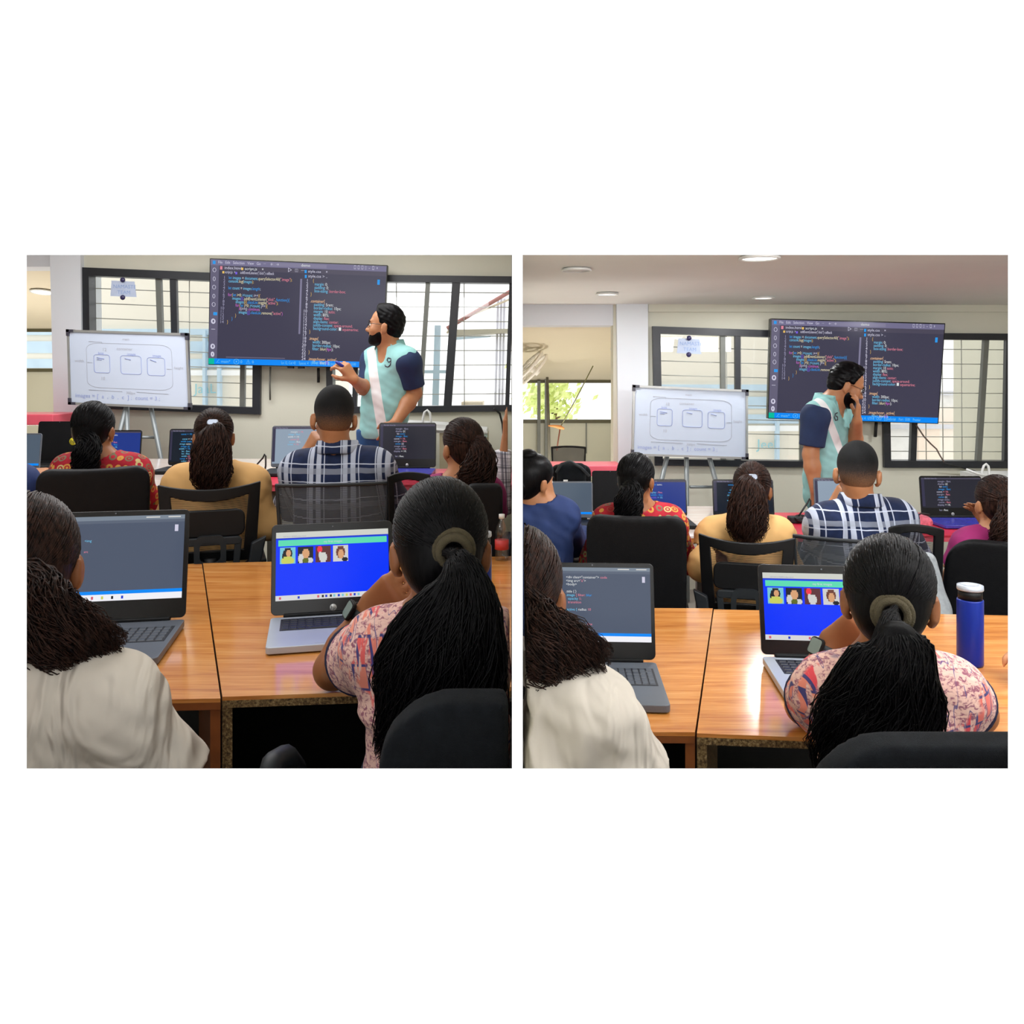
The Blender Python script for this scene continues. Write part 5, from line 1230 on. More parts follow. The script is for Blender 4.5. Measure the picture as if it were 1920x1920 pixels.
def pet_bottle(p, label):
    r = empty('plastic_bottle', p, 0, label, 'bottle')
    MB().lathe([(.0001, 0), (.024, 0), (.025, .02), (.025, .08), (.022, .09), (.025, .1), (.02, .125), (.009, .145), (.009, .155), (.0001, .156)], n=18).build('body', glass('clear_plastic', (.9, .93, .93, 1), .12), r)
    MB().lathe([(.0256, .04), (.0256, .075)], n=18).build('label_sleeve', mat('red_label', (196, 60, 60), .5), r)
    MB().lathe([(.0001, .152), (.011, .152), (.011, .168), (.0001, .169)], n=14).build('cap', M['white'], r)
pet_bottle(T(941, 1047, TZ1)+Vector((0, -.03, .001)), 'small clear plastic bottle at the far table edge, '+RA)
def cables(px, py, d, z, label):
    r = empty('power_adapter', (P(px, py, d).x, d, z+.001), 0, label, 'adapter')
    MB().box((-.05, -.03, 0), (.02, .03, .032)).build('brick', M['charcoal'], r, bevel=.006)
    mb = MB(); rg = random.Random(px)
    pts = [Vector((.02+.05*math.cos(t*.9)+.01*rg.random(), .045*math.sin(t*1.1), .012+.02*abs(math.sin(t*.7)))) for t in [i*.5 for i in range(26)]]
    mb.tube(pts, .0045, 5).build('lead', M['cable'], r)
    MB().tube([(.0, .0, .03), (.03, .01, .07), (.055, .02, .10), (.065, .02, .12), (.07, .02, .11), (.07, .02, .06), (.06, .02, .01)], .0045, 6).build('lead', M['cable'], r)
cables(470, 870, 4.30, DZ1, 'black power adapter with coiled lead on the red desk, '+RA)
cables(1497, 985, 4.4, DZ2, 'black power adapter with coiled lead on the red desk, '+RB)
def pouch(px, py, d, z, label):
    p = P(px, py, d); r = empty('pouch', (p.x, d, z), 0, label, 'pouch')
    solid('cloth', sdf([ell((p.x, d, z+.035), (.055, .03, .038)), ell((p.x-.03, d, z+.06), (.03, .025, .02))], .006, [lambda x, y, zz: z+.001-zz+0*x]), mat('pink_floral_cloth', (236, 120, 140), .8, var=.25, vs=60), r, (p.x, d, z))
    MB().tube([(-.045, -.01, .06), (-.01, -.02, .085), (.035, -.01, .075)], .004, 6).build('zip', M['cable'], r)
pouch(1728, 985, 4.2, DZ2, 'small pink floral pouch beside the black laptop on the red desk, '+RB)
def cooler():
    d = 5.5; r = empty('storage_box', P(866, 905, d), 0, 'white storage box with brown front and raised lid, '+RA, 'box')
    q = lambda x, y, o=0: P(x, y, d+o)
    z0 = P(0, 905, d).z
    MB().box((q(824, 0).x, d, 0), (q(914, 0).x, d+.3, P(0, 812, d).z)).build('body', mat('beige_panel', (176, 164, 136), .6, var=.05), r, world=True)
    for i in range(4): MB().box((q(902, 0).x, d-.012, P(0, 862-12*i, d).z), (q(911, 0).x, d, P(0, 854-12*i, d).z)).build('slat', M['charcoal'], r, world=True)
    MB().box((q(897, 0).x, d-.008, P(0, 820, d).z), (q(914, 0).x, d, P(0, 812, d).z+.003)).build('grip', mat('pale_green_grip', (172, 192, 182), .5), r, world=True)
    MB().prism([q(758, 792), q(800, 812), q(914, 812), q(912, 806), q(830, 796)], (0, .3, 0)).build('lid', M['white'], r, world=True)
    MB().tube([q(756, 791, -.01), q(818, 806, -.01), q(914, 812, -.01)], .009, 6).build('lid_rim', M['white'], r, world=True)
    MB().tube([q(793, 800, .02), q(793, 785, .02), q(796, 773, .02), q(801, 769, .02), q(806, 774, .02), q(808, 786, .02), q(808, 802, .02)], .008, 8).build('loop_handle', M['white'], r, world=True)
    d2 = 5.5; r2 = empty('storage_box', P(1880, 1000, d2), 0, 'white box with a loop handle under the window sill, '+RB, 'box')
    MB().box((P(1846, 0, d2).x, d2, FR), (P(1960, 0, d2).x, d2+.3, P(0, 893, d2).z)).build('body', M['white'], r2, world=True)
    MB().tube([P(x, y, d2+.05) for x, y in ((1841, 895), (1841, 884), (1845, 873), (1849, 870), (1853, 874), (1855, 885), (1855, 895))], .008, 8).build('loop_handle', M['white'], r2, world=True)
    MB().tube([P(x, y, d2-.01) for x, y in ((1812, 880), (1832, 888), (1860, 894))], .008, 6).build('lid_rim', M['white'], r2, world=True)
cooler()
cable('sill_cable', [P(1770, 868, 5.9), P(1800, 876, 5.93), P(1830, 884, 5.95), P(1850, 892, 5.95)], 'thin dark cable running along under the window sill toward the white box', None, .005)
def fan():
    d = 7.0; c = P(1001, 693, d); r = empty('wall_fan', c, 0, 'cream wall fan with a round wire cage above the far strip window', 'fan')
    a = Vector((.66, 0, .75)).normalized(); b_ = Vector((-.1, .96, .08)); b_ = (b_-a*a.dot(b_)).normalized(); n_ = a.cross(b_)
    cr = mat('cream_plastic', (246, 240, 230), .5, var=.02)
    for rr, o in ((.155, 0), (.15, .05), (.10, .07), (.05, .08)):
        MB().tube([c+(a*math.cos(t*math.pi/14)+b_*math.sin(t*math.pi/14))*rr+n_*o for t in range(28)], .013 if rr > .12 else .005, 6, True).build('cage_ring', cr, r, world=True)
    for k in range(16):
        t = k*math.pi/8; u = a*math.cos(t)+b_*math.sin(t); MB().tube([c+u*.03+n_*.085, c+u*.11+n_*.068, c+u*.155], .0022, 4).build('cage_wire', cr, r, world=True)
    for k in range(3):
        t = k*2.1; u = a*math.cos(t)+b_*math.sin(t); v_ = n_.cross(u)
        MB().prism([c+u*.02-v_*.02+n_*.03, c+u*.13-v_*.03+n_*.02, c+u*.135+v_*.03+n_*.045, c+u*.02+v_*.02+n_*.04], n_*.003).build('blade', mat('cream_blade', (214, 204, 186), .5, var=0), r, world=True)
    MB().tube([c-n_*.05, c+n_*.06], .028, 14).build('motor', cr, r, world=True)
    MB().tube([c-n_*.04, Vector((.06, c.y+.08, c.z+.02)), Vector((.0125, c.y+.1, c.z+.02))], .012, 8).build('bracket', cr, r, world=True)
fan()
def stand():
    d = 7.4; r = empty('clamp_stand', (P(1030, 0, d).x, d, FR), 0, 'dark upright stand with an orange taped rod in front of the far strip window', 'stand')
    MB().tube([P(1026, 707, d), P(1029, 800, d), Vector((P(1031, 0, d).x, d, FR+.02))], .012, 8).build('pole', mat('bronze_pole', (96, 92, 80), .5), r, world=True)
    MB().tube([P(1112, 686, d), P(1080, 748, d), P(1051, 800, d-.02)], .005, 6).build('rod', mat('olive_rod', (134, 134, 96), .6), r, world=True)
    MB().tube([P(1028, 798, d-.03), P(1040, 799, d-.03), P(1050, 801, d-.03), P(1058, 804, d-.03)], [.006, .012, .018, .008], 8).build('tape_knot', mat('orange_tape', (238, 160, 96), .6), r, world=True)
    MB().tube([P(1050, 804, d-.02), P(1046, 830, d-.02), P(1044, 845, d-.02)], .006, 6).build('hanging_lead', mat('red_lead', (130, 74, 56), .6), r, world=True)
    MB().lathe([(.0001, 0), (.13, 0), (.12, .015), (.0001, .025)], n=20).build('foot', M['black'], r)
stand()
def backpack():
    c = P(1071, 890, 4.980); r = empty('backpack', (c.x, c.y, c.z-.1), 0, 'black backpack with a grey strap hanging on the black chair, '+RB, 'bag')
    solid('bag_body', sdf([rbox((c.x, c.y-.018, c.z-.02), (.085, .045, .09), .035)], .008), M['fabric_black'], r, r.location)
    MB().tube([c+Vector((-.09, -.06, .02)), c+Vector((-.06, -.08, .07)), c+Vector((-.01, -.08, .085)), c+Vector((.05, -.08, .05)), c+Vector((.1, -.07, .0))], .009, 6).build('strap', M['charcoal'], r, world=True)
    MB().box((c.x-.05, c.y-.082, c.z-.05), (c.x-.025, c.y-.074, c.z-.02)).build('tag', M['white'], r, world=True)
backpack()
cl_ = P(1756, 1105, 2.98)
o = solid('grey_jacket', (lambda v, q: (fold(v, .005, 1), q))(*sdf([cone(P(1738, 1050, 3.16), P(1756, 1150, 3.12), .03, .05, .03), cone(P(1744, 1060, 3.14), P(1758, 1180, 3.10), .02, .045, .03)], .007)), mat('grey_denim', (150, 156, 160), .85, var=.15, vs=60), None, cl_)
tag(o, 'light grey jacket hanging off the sideways mesh chair, '+RB, 'jacket')
# ---------------------------------------------------------------- cloth
def m_plaid(name, base, pale, off=(0, 0), sc=1.0):
    t = NT(name); x, y, z = t.xyz(t.co())
    def ln(c, per, w_, o): return t.math('LESS_THAN', t.math('FRACT', t.math('MULTIPLY_ADD', c, 1/per, o)), w_/per)
    xx = t.math('ADD', x, t.math('MULTIPLY', z, .04)); zz = t.math('ADD', z, t.math('MULTIPLY', t.noise(t.co(), 5), .03))
    c = lin(base); n = t.noise(t.co(), 30)
    c = t.ramp(n, [(.3, tuple(v*.75 for v in c[:3])+(1,)), (.7, tuple(v*1.3 for v in c[:3])+(1,))])
    p = lin(pale); g = tuple(v*.6 for v in p[:3])+(1,)
    c = t.mix(t.math('MULTIPLY', ln(xx, .135*sc, .020*sc, .2+off[0]), .75), c, p); c = t.mix(t.math('MULTIPLY', ln(xx, .135*sc, .018*sc, .42+off[0]), .75), c, p)
    c = t.mix(t.math('MULTIPLY', ln(zz, .14*sc, .022*sc, .1+off[1]), .5), c, g)
    c = t.mix(t.math('MULTIPLY', ln(xx, .0675*sc, .0045*sc, .95+off[0]), .8), c, p); c = t.mix(t.math('MULTIPLY', ln(zz, .07*sc, .0045*sc, .7+off[1]), .8), c, p)
    return t.set(c, .85, 0, .25, sheen=.1)
def m_floral():
    t = NT('red_medallion_print'); v = t.co()
    vo = t.n('ShaderNodeTexVoronoi'); t.put(vo.inputs['Vector'], v); vo.inputs['Scale'].default_value = 30; vo.inputs['Randomness'].default_value = .35
    d = vo.outputs['Distance']; rnd = vo.outputs['Color']
    hue = t.ramp(t.xyz(rnd)[0], [(0, (206, 150, 70)), (.4, (120, 110, 84)), (.7, (196, 176, 120)), (.85, (168, 66, 60))], 'CONSTANT')
    red = t.ramp(t.noise(v, 16), [(.35, (150, 24, 40)), (.65, (190, 42, 58))])
    ringm = t.math('LESS_THAN', d, .48); hole = t.math('LESS_THAN', d, .30); cen = t.math('LESS_THAN', d, .16)
    c = t.mix(ringm, red, hue); c = t.mix(hole, c, red); c = t.mix(cen, c, hue)
    return t.set(c, .8, 0, .25)
def m_blouse():
    t = NT('pink_speckled_print'); v = t.co(); x, y, z = t.xyz(v)
    sp = t.noise(t.co(scale=(1, 1, 1.6)), 85, 3, .6, .8)
    c = t.ramp(sp, [(.40, (150, 92, 110)), (.50, (226, 184, 172)), (.7, (236, 200, 186))])
    b = t.n('ShaderNodeTexBrick'); t.put(b.inputs['Vector'], t.co(scale=(1, 1, 1), rot=(math.pi/2, .25, .15))); b.inputs['Scale'].default_value = 9
    b.inputs['Mortar Size'].default_value = .022; b.inputs['Brick Width'].default_value = .22; b.inputs['Row Height'].default_value = .42
    b.inputs['Color1'].default_value = lin((222, 74, 84)); b.inputs['Color2'].default_value = lin((232, 146, 122)); b.inputs['Mortar'].default_value = lin((70, 66, 120))
    zone = t.noise(t.co(scale=(1.1, 1, .8)), 9, 2)
    zn = t.ramp(zone, [(.52, (0, 0, 0, 1)), (.55, (1, 1, 1, 1))])
    st = t.ramp(t.noise(t.co(scale=(14, 3, 2.2)), 6, 2), [(.45, (0, 0, 0, 1)), (.5, (1, 1, 1, 1))])
    c = t.mix(t.math('MULTIPLY', zn, st), c, b.outputs['Color'])
    ln = t.math('LESS_THAN', t.math('ABSOLUTE', t.math('SUBTRACT', t.noise(t.co(scale=(10, 2, 2)), 3.5, 1), .5)), .006)
    c = t.mix(t.math('MULTIPLY', ln, .8), c, lin((70, 66, 130)))
    return t.set(c, .82, 0, .25, sheen=.1)
def m_polo(name, x0, z0, slope, hw, sgn):
    t = NT(name); x, y, z = t.xyz(t.co())
    cx = t.math('ADD', x0, t.math('MULTIPLY', t.math('SUBTRACT', z0, z), slope))
    st = t.math('LESS_THAN', t.math('ABSOLUTE', t.math('SUBTRACT', x, cx)), hw)
    st = t.math('MULTIPLY', st, t.math('LESS_THAN', y, sgn))
    n = t.ramp(t.noise(t.co(), 14), [(.3, (136, 188, 186)), (.7, (152, 204, 202))])
    c = t.mix(st, n, lin((226, 226, 226)))
    t.bump(t.noise(t.co(), 600, 2), .15, .002)
    return t.set(c, .8, 0, .3)
PLAID = m_plaid('navy_plaid', (22, 34, 66), (196, 204, 222)); PLAID2 = m_plaid('navy_plaid_b', (22, 34, 66), (196, 204, 222), (.1, .3)); CHECK = m_plaid('pale_check', (214, 214, 222), (60, 62, 84), (0, 0), .45)
FLOR = m_floral(); BLOUSE = m_blouse()
YEL = mat('mustard_kurta', (216, 170, 108), .85, var=.05, vs=8, bump=.2, bs=30); MAR = mat('maroon_blouse', (140, 22, 92), .8, var=.08, vs=14, bump=.2, bs=30)
NAVY = mat('navy_shirt', (30, 52, 104), .8, var=.1, vs=14, bump=.2, bs=30)
def m_tee():
    t = NT('white_cotton'); v = t.co(); b = lin((208, 200, 188)); n = t.noise(v, 5)
    n2 = t.noise(t.co(scale=(2.2, 1.2, .8)), 5.5, 2, .5, 1.2)
    t.bump(n2, .9, .05); return t.set(t.ramp(n, [(.3, tuple(x*.96 for x in b[:3])+(1,)), (.7, b)]), .88, 0, .2)
TEE = m_tee()
NAVYS = mat('navy_sleeve', (20, 40, 78), .8, var=.08, vs=20); JEAN = mat('blue_denim', (36, 78, 128), .85, var=.15, vs=25); DKT = mat('dark_trousers', (26, 30, 42), .85, var=.1)
TIE = mat('olive_scrunchie', (74, 66, 46), .9, var=.15, vs=90, bump=.6, bs=500); NVY = mat('navy_piping', (24, 26, 58), .8, var=0)
BRN = hairmat('brown_black_hair', (10, 7, 7), (64, 42, 34), .4)
SK1, SK2, SK3 = (152, 98, 62), (176, 122, 84), (128, 78, 48)
# ---------------------------------------------------------------- front row
def ponytail_woman(lab, hd, d, s, tie, path, rad, sh, ds, el, wr, hands, floor, clip, tyaw=0, pitch=-8, tx=BLOUSE):
    c = person(lab, hd, d, s, 0, pitch, 0, sh, ds, el, wr, hands, tyaw, floor, skin_c=SK1, h=.0062, clip=clip, bottom=mat('dark_jeans', (30, 46, 70), .85, var=.15),
               hair=hair_ponytail(tie, path, rad, 1150, 1100, tiemat=TIE, wav=.009, r=.0016, flat=.42, tie_r=.031, cutc=.24, grow=.012),
               top=dict(name='blouse', mat=tx, sleeve=.46, off=.009, flare=.016, hem=-.10, neck=.062, folds=.0022, piping=NVY, nz=.02, nback=.01))
    return c
def watch(c, t0=.86, side=0):
    e, w_ = c['elp'][side], c['wrp'][side]; a = (w_-e).normalized(); p = e.lerp(w_, t0)
    v = Vector((-.75, -.45, .35)); v = (v-a*a.dot(v)).normalized(); u = a.cross(v); R_ = .0335*c['s']
    mb = MB(); n = 28
    vs = [p+a*o+(v*math.cos(2*math.pi*k/n)+u*math.sin(2*math.pi*k/n))*rr for o, rr in ((-.011, R_), (-.011, R_+.003), (.011, R_+.003), (.011, R_)) for k in range(n)]
    mb.add(vs, [(r*n+k, ((r+1) % 4)*n+k, ((r+1) % 4)*n+(k+1) % n, r*n+(k+1) % n) for r in range(4) for k in range(n)], True)
    b = mb.build('watch_strap', M['charcoal'], c['root'], world=True)
    q = Matrix((list(u)+[0], list(a)+[0], list(v)+[0], [0, 0, 0, 1])).transposed(); q.translation = p+v*(R_+.002)
    MB().prism([(x, y, 0) for x, y in rrect(.034, .040, .009)][::-1], (0, 0, .009)).xf(q).build('watch_case', M['black'], c['root'], bevel=.002, world=True)
    MB().prism([(x, y, .0092) for x, y in rrect(.028, .033, .006)][::-1], (0, 0, .0006)).xf(q).build('watch_face', mat('watch_glass', (120, 136, 132), .15, var=0), c['root'], world=True)
c = ponytail_woman('woman in pink print blouse with scrunchie ponytail, chin on hand, '+RA, (826, 1028), 1.55, .98, (.022, -.104, .005),
    [P(853, 1044, 1.402), P(866, 1080, 1.38), P(862, 1130, 1.38), P(842, 1200, 1.385), P(826, 1270, 1.385), P(798, 1340, 1.385), P(752, 1400, 1.39), P(722, 1430, 1.40)], [.016, .018, .034, .062, .09, .102, .09, .045, .01],
    ((716, 1218), (940, 1222)), 1.60, ((625, 1256, 1.84), (1000, 1268, 1.75)), ((694, 1138, 1.84), (950, 1214, 2.0)),
    (dict(dir=(.62, -.45, .5), n=(.5, .6, .3), curl=(50, 70, 50), side=-1, thumb=15, s=.95), dict(dir=(-.2, 1, .05), curl=(8, 10, 8))), 0, CL)
watch(c)
c = ponytail_woman('woman in pink print blouse with scrunchie ponytail, chin on hand, '+RB, (1667, 1122), 1.62, .925, (.006, -.106, -.018),
    [P(1675, 1160, 1.478), P(1680, 1190, 1.455), P(1684, 1220, 1.45), P(1668, 1270, 1.45), P(1655, 1325, 1.46), P(1635, 1375, 1.46), P(1600, 1430, 1.47), P(1575, 1470, 1.48)], [.016, .018, .032, .058, .082, .10, .10, .08, .03],
    ((1556, 1300), (1775, 1300)), 1.66, ((1508, 1324, 1.86), (1832, 1338, 1.80)), ((1556, 1205, 1.88), (1815, 1280, 2.0)),
    (dict(dir=(.5, -.5, .55), n=(.5, .6, .3), curl=(50, 70, 50), side=-1, thumb=15, s=.95), dict(dir=(0, 1, .06), curl=(8, 10, 8))), FR, None)
watch(c)
def tee_woman(lab, hd, d, s, path, rad, sh, ds, el, wr, floor, clip):
    return person(lab, hd, d, s, -8, -4, 0, sh, ds, el, wr, (None, None), 0, floor, skin_c=SK1, h=.0064, clip=clip, bottom=DKT,
                  hair=hair_ponytail((-.012, -.100, -.03), path, rad, 1000, 1000, tiemat=mat('brown_hair_band', (92, 60, 48), .6), wav=.013, r=.0015, flat=.6, tie_r=.024, cutc=.20, hm=BRN, rings=1, seed=9),
                  top=dict(name='t_shirt', mat=TEE, sleeve=.85, off=.012, flare=.022, hem=-.10, neck=.066, folds=.0045, nz=.025, nback=.0))
tee_woman('woman in white t-shirt seated before the dark laptop, '+RA, (47, 1062), 1.5, 1.0, [P(40, 1120, 1.375), P(62, 1160, 1.345), P(105, 1190, 1.33), P(155, 1200, 1.34), P(225, 1218, 1.37)], [.03, .06, .068, .062, .042, .008],
          ((-140, 1320), (218, 1320)), 1.36, ((-240, 1500, 1.42), (312, 1484, 1.42)), ((-180, 1440, 1.58), (300, 1480, 1.6)), 0, None)
tee_woman('woman in white t-shirt seated before the dark laptop, '+RB, (966, 1115), 1.5, .95, [P(962, 1160, 1.375), P(985, 1195, 1.345), P(1020, 1212, 1.33), P(1062, 1218, 1.34), P(1135, 1240, 1.37)], [.03, .055, .062, .056, .04, .008],
          ((785, 1334), (1108, 1334)), 1.38, ((700, 1500, 1.42), (1196, 1486, 1.44)), ((600, 1520, 1.5), (1170, 1490, 1.6)), FR, CR)
# ---------------------------------------------------------------- second row
def longhair(s_, hd, d, dx=0): pass
def red_woman(lab, hd, s, tl, sh, el, floor):
    d = 3.5
    c = person(lab, hd, d, s, -22, -4, 0, sh, 3.5, el, (None, None), (None, None), 0, floor, skin_c=SK1, bottom=DKT,
               hair=hair_ponytail((-.008, -.098, -.035), tl, [.03, .042, .046, .04, .026], 300, 420, wav=.014, r=.0026, flat=.8, cutc=.22, seed=4),
               top=dict(name='kurta', mat=FLOR, sleeve=1.75, off=.016, hem=-.10, neck=.075, nz=.0, folds=.002))
    nk = Vector(c['neck']); pth = [nk+Vector((.062*math.cos(a), .055*math.sin(a)-.005, .012+.012*math.sin(a*2+1))) for a in [(-60+300*i/17)*math.pi/180 for i in range(18)]]
    MB().tube(pth, [.016]+[.024]*16+[.014], 10).build('scarf', mat('hot_pink_scarf', (226, 20, 84), .8, var=.1, vs=30), c['root'], world=True)
    e = Vector(c['L'](.083, -.004, -.046)); MB().tube([e+Vector((0, .008*math.cos(a*.785), .009*math.sin(a*.785))) for a in range(8)], .0016, 5, True).build('earring', mat('gold', (214, 170, 80), .25, .9, var=0), c['root'], world=True)
red_woman('woman in red medallion print kurta with pink scarf and dark ponytail, '+RA, (176, 806), .90, [P(166, 832, 3.385), P(162, 852, 3.36), P(160, 874, 3.36), P(158, 896, 3.36)], ((128, 886), (250, 886)), ((103, 962, 3.6), (286, 968, 3.68)), 0)
red_woman('woman in red medallion print kurta with pink scarf and dark ponytail, '+RB, (1193, 899), .84, [P(1184, 922, 3.385), P(1179, 942, 3.36), P(1178, 962, 3.36), P(1177, 982, 3.36)], ((1140, 980), (1256, 980)), ((1112, 1050, 3.6), (1288, 1052, 3.7)), FR)
def yellow_woman(lab, hd, s, tl, sh, el, floor):
    c = person(lab, hd, 3.5, s, 0, -6, 0, sh, 3.5, el, (None, None), (None, None), 0, floor, skin_c=SK1, bottom=DKT,
               hair=hair_ponytail((-.004, -.098, .05), tl, [.022, .05, .066, .07, .066, .03], 480, 420, wav=.014, r=.0028, flat=.5, cutc=.22, hm=BRN, seed=6),
               top=dict(name='kurta', mat=YEL, sleeve=1.05, off=.018, flare=.012, hem=-.10, neck=.07, nz=.02, folds=.003))
    e = Vector(c['L'](-.003, -.118, .055)); R_ = Matrix.Translation(e) @ Matrix.Rotation(math.radians(60), 4, 'X')
    MB().prism([(a, b, 0) for a, b in rrect(.046, .026, .012)][::-1], (0, 0, .012)).xf(R_).build('hair_clip', mat('steel_clip', (150, 158, 172), .25, .6, var=0), c['root'], bevel=.004, world=True)
yellow_woman('woman in mustard yellow kurta with long wavy half-tied hair, '+RA, (401, 818), .88, [P(399, 812, 3.385), P(397, 838, 3.37), P(396, 868, 3.36), P(396, 898, 3.35), P(398, 926, 3.35)], ((340, 906), (471, 906)), ((316, 978, 3.46), (500, 985, 3.54)), 0)
yellow_woman('woman in mustard yellow kurta with long wavy half-tied hair, '+RB, (1410, 917), .86, [P(1407, 910, 3.385), P(1404, 935, 3.37), P(1402, 962, 3.36), P(1402, 992, 3.35), P(1404, 1018, 3.35)], ((1338, 1004), (1458, 1004)), ((1316, 1062, 3.44), (1478, 1066, 3.54)), FR)
FADE = None
def fade_mat():
    t = NT('cropped_hair'); x, y, z = t.xyz(t.co(kind='Generated'))
    n = t.noise(t.co(), 260, 3, .7); a = t.math('ADD', z, t.math('MULTIPLY', t.math('SUBTRACT', n, .5), .35))
    c = t.ramp(a, [(.02, (150, 100, 66)), (.22, (104, 74, 54)), (.42, (40, 34, 32)), (.6, (18, 19, 20))]); t.bump(n, .5, .003)
    return t.set(c, .8, 0, .2)
FADE = fade_mat()
def plaid_man(lab, hd, s, sh, el, wr, floor, pm):
    c = person(lab, hd, 3.5, s, 4, -12, 2, sh, 3.5, el, wr, (dict(dir=(.5, -.15, .8), n=(.5, .5, -.2), curl=(50, 55, 35), side=-1), None), 0, floor, True, skin_c=SK2, bottom=DKT, h=.0075,
               hair=hair_short(.012, -.078, FADE, True, .46), top=dict(name='shirt', mat=pm, sleeve=1.6, off=.020, hem=-.10, neck=.068, nz=.02, folds=.002, collar=pm))
plaid_man('man in navy plaid shirt with cropped hair, hand at chin, '+RA, (626, 784), 1.02, ((564, 886), (702, 880)), ((548, 945, 3.72), (742, 950, 3.62)), ((574, 852, 3.7), None), 0, PLAID)
plaid_man('man in navy plaid shirt with cropped hair, hand at chin, '+RB, (1607, 887), 1.0, ((1548, 984), (1678, 976)), ((1534, 1040, 3.72), (1712, 1045, 3.62)), ((1562, 952, 3.7), None), FR, PLAID2)
def maroon_woman(lab, hd, s, tie, tl, rad, sh, el, wr, floor, hands=(None, None)):
    person(lab, hd, 3.5, s, 28, -4, 0, sh, 3.5, el, wr, hands, 10, floor, skin_c=SK2, bottom=DKT, hair=hair_ponytail(tie, tl, rad, 360, 420, wav=.016, r=.0026, flat=.6, cutc=.22, hm=BRN, seed=8),
           top=dict(name='blouse', mat=MAR, sleeve=.6, off=.014, flare=.014, hem=-.1, neck=.075, nz=.01, folds=.002))
maroon_woman('woman in maroon blouse with thick ponytail turned to the side, '+RA, (867, 838), .92, (.0, -.10, .02), [P(897, 838, 3.39), P(902, 862, 3.37), P(896, 888, 3.36), P(884, 908, 3.36), P(878, 922, 3.37)], [.028, .04, .054, .06, .056, .02], ((812, 928), (914, 926)), ((790, 985, 3.6), (930, 990, 3.6)), (None, None), 0)
maroon_woman('woman in maroon blouse with thick ponytail turned to the side, '+RB, (1868, 944), .90, (.0, -.10, .02), [P(1893, 948, 3.39), P(1898, 970, 3.37), P(1892, 995, 3.36), P(1884, 1015, 3.36), P(1880, 1030, 3.37)], [.028, .04, .054, .06, .05, .02], ((1818, 1024), (1925, 1024)), ((1783, 1086, 3.6), (1925, 1085, 3.68)), (None, (1856, 994, 3.72)), FR,
             (None, dict(dir=(-.5, .1, .9), n=(-.7, -.1, -.2), curl=(12, 14, 10), side=1)))
def navy_woman(lab, hd, s, sh, el, wr, floor, clip):
    def hair(c):
        L, s = c['L'], c['s']; pr, cut = hcap(c, .014, .24); cuts = [c['clip']] if c['clip'] else []
        v1, q1 = sdf(pr, .006, [cut]+cuts)
        bun = [ell(L(.0, -.045, .118), (.045*s, .045*s, .03*s), None), ell(L(0, -.09, -.03), (.06*s, .05*s, .06*s), None)]
        v2, q2 = sdf(bun, .006, cuts)
        solid('hair', (np.concatenate([v1, v2]), np.concatenate([q1, q2+len(v1)])), ctx_hair_black(), c['root'], c['org'], sm=2)
    person(lab, hd, 3.5, s, -48, -6, 0, sh, 3.5, el, wr, (None, None), -14, floor, skin_c=SK2, bottom=DKT, clip=clip, hair=hair, top=dict(name='shirt', mat=NAVY, sleeve=1.55, off=.018, hem=-.1, neck=.07, nz=.01, folds=.003))
navy_woman('person in navy shirt whose sleeve shows by the grey laptop, '+RA, (2, 815), .9, ((-52, 902), (40, 908)), ((-80, 970, 3.6), (66, 940, 3.72)), (None, (74, 893, 3.98)), 0, None)
navy_woman('woman in navy shirt with hair pinned up in a bun, '+RB, (1000, 902), .88, ((975, 975), (1052, 968)), ((960, 1030, 3.6), (1076, 1018, 3.72)), (None, (1120, 990, 3.85)), FR, CR)
person('person in pale checked shirt partly hidden by the room edge, '+RA, (1010, 800), 3.9, .95, 30, 0, 0, ((962, 888), (1070, 888)), 3.95, ((940, 938, 3.86), (1090, 960, 4.0)), ((951, 822, 3.84), None), (dict(dir=(-.08, -.05, 1), n=(.9, 0, 0), curl=(12, 12, 8), side=1), None), 20, 0, skin_c=SK2, clip=CL, bottom=DKT,
       top=dict(name='shirt', mat=CHECK, sleeve=1.8, off=.02, hem=-.1, folds=.002))
# only a hand and forearm of this sitter reach the view past the opening's edge
person('person whose hand rests on the table edge right of the blue bottle', (2350, 960), 2.4, .95, 40, 0, 0, ((2240, 1150), (2470, 1150)), 2.4, ((2172, 1236, 2.2), (2520, 1330, 2.3)), ((1994, 1256, 2.12), None), (dict(dir=(-.75, -.1, .4), n=(.3, 0, -.9), curl=(25, 40, 30), side=-1), None), 60, FR, skin_c=(214, 160, 124), bottom=DKT,
       hair=hair_short(.014, -.03, None, False), top=dict(name='shirt', mat=TEE, sleeve=.6, off=.018, hem=-.1), h=.007)
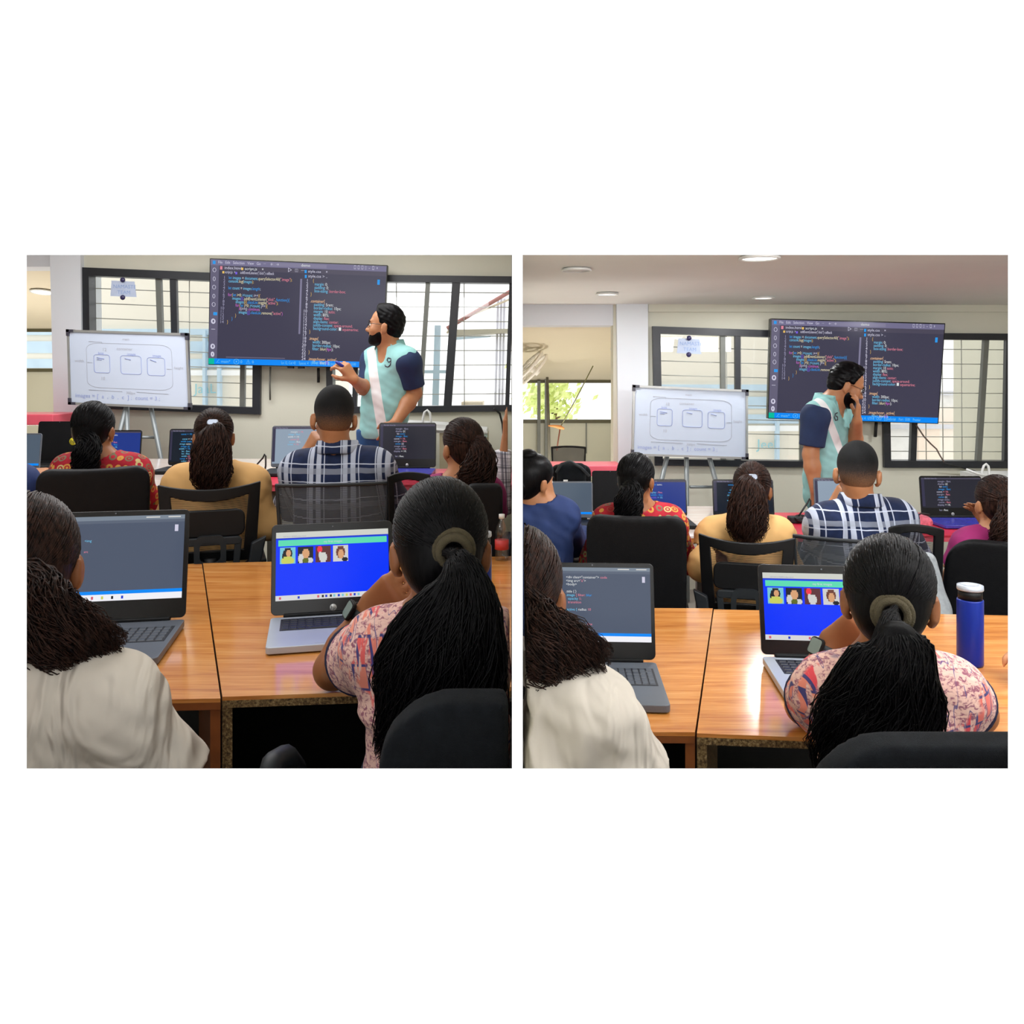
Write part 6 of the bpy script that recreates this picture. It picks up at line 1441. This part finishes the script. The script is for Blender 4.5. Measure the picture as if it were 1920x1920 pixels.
# ---------------------------------------------------------------- the presenter
def emblem(c, shirt, strokes, m):
    bpy.context.view_layer.update(); mw = shirt.matrix_world.inverted(); n_ = 0
    for st in strokes:
        pts = []
        for px, py in st:
            o = mw @ Vector(cam.location); e = mw @ P(px, py, 6.0); ok, loc, nor, _ = shirt.ray_cast(o, (e-o).normalized())
            if ok: pts.append(shirt.matrix_world @ (loc+nor*.001))
        if len(pts) > 1: MB().tube(pts, .0035, 5).build('chest_emblem', m, c['root'], world=True)
def presenter(lab, head, d, s, yaw, pitch, sh, el, wr, hands, tyaw, hips, floor, polo, sleeve_frac=.80, hem=-.13):
    c = person(lab, head, d, s, yaw, pitch, 0, sh, d, el, wr, hands, tyaw, floor, True, skin_c=SK2, stand=True, hips=hips, h=.0058, glasses=True, beard=True, width=.96,
               hair=hair_short(.020, -.062, None, False), bottom=JEAN,
               top=dict(name='polo_shirt', mat=polo, sleeve=0, off=.016, flare=.0, hem=hem, neck=.060, nz=.015, vneck=.115, vz=.055, folds=.0022, collar=mat('teal_collar', (136, 190, 188), .8)))
    shirt = [o for o in c['root'].children if o.name.startswith('polo_shirt')][0]
    for i in (0, 1):
        a, b = c['shp'][i], c['elp'][i]; e = a.lerp(b, sleeve_frac); ax_ = (b-a).normalized()
        nn = np.array(ax_); ee = np.array(e)
        pr = [ball(a+ax_*.01, .081*s, .03), cone(a+ax_*.015, e+ax_*.05, .078*s, .070*s, .03)]
        inn = np.array((c['shp'][0]+c['shp'][1])*.5); ci = np.array(a)+.014*(inn-np.array(a))/np.linalg.norm(inn-np.array(a)); ni = (inn-np.array(a))/np.linalg.norm(inn-np.array(a))
        cu = [lambda x, y, z, ee=ee, nn=nn: (x-ee[0])*nn[0]+(y-ee[1])*nn[1]+(z-ee[2])*nn[2],
              lambda x, y, z, ci=ci, ni=ni: ((x-ci[0])*ni[0]+(y-ci[1])*ni[1]+(z-ci[2]-.02)*(ni[2]+.35))*.95]
        v, q = sdf(pr, .006, cu); v = relax(v, q, 2); v = fold(v, .0012, 1)
        o = solid('sleeve', (v, q), NAVYS, c['root'], c['org'], sm=0); o['label'] = 'navy short sleeve'
    # button placket
    return c, shirt
hp = P(716, 812, 4.95)
c, shirt = presenter('bearded man in teal polo with white stripe, glancing up at the screen with raised hand', (723, 612), 4.9, .96, 78, 6, ((701, 675, 5.04), (764, 676, 4.84)), ((690, 732, 4.98), (777, 737, 4.90)), ((664, 713, 4.74), (742, 792, 4.76)),
    (dict(dir=(-.55, -.15, .8), n=(-.6, .5, -.2), curl=(35, 45, 30), side=1, s=1.05, spread=.3), dict(dir=(-.5, .1, -.85), n=(-.2, .9, 0), curl=(20, 20, 15), side=-1)), 140, hp, 0, m_polo('teal_polo', -.058, 1.47, .185, .030, .03), hem=-.03)
emblem(c, shirt, [[(732, 672), (728, 671), (726, 675), (729, 679), (733, 677), (733, 672)], [(733, 678), (732, 684), (728, 688), (723, 687), (722, 684)]], M['cap'])
cap = MB().lathe([(.0001, 0), (.009, 0), (.009, .045), (.006, .05), (.0001, .05)], n=14); wq = Vector(c['wrp'][0])
cap.xf(Matrix.Translation(wq+Vector((-.055, -.03, .075))) @ Matrix.Rotation(math.radians(-55), 4, 'Y')); tag(cap.build('marker_pen', mat('blue_marker', (36, 48, 150), .35), None), 'short blue marker pen held by the presenter with raised hand', 'marker')
hp = P(1546, 930, 4.95)
c, shirt = presenter('bearded man in teal polo bowing his head with a hand at his mouth', (1586, 722), 4.9, .97, -76, -24, ((1577, 778, 5.06), (1530, 777, 4.80)), ((1600, 840, 4.98), (1520, 852, 4.80)), ((1607, 790, 4.80), (1529, 920, 4.76)),
    (dict(dir=(.08, -.02, 1), n=(-.8, .3, 0), curl=(14, 22, 15), side=-1, thumb=25, s=1.0), dict(dir=(.05, .05, -1), n=(.8, .3, 0), curl=(20, 20, 15), side=1)), -112, hp, FR, m_polo('teal_polo_b', .005, 1.17, .47, .026, 9))
emblem(c, shirt, [[(1570, 774), (1566, 776), (1564, 782), (1566, 788), (1570, 787), (1570, 782), (1567, 780)]], M['cap'])

# ---------------------------------------------------------------- lettering becomes plain mesh
bpy.context.view_layer.update(); dg = bpy.context.evaluated_depsgraph_get()
for o in [o for o in bpy.data.objects if o.type == 'FONT']:
    me = bpy.data.meshes.new_from_object(o.evaluated_get(dg)); nm = o.name; par = o.parent
    n_ = bpy.data.objects.new('swap', me); n_.location = o.location; n_.rotation_euler = o.rotation_euler; n_.scale = o.scale
    bpy.data.objects.remove(o); n_.name = nm; me.name = nm; link(n_, par)
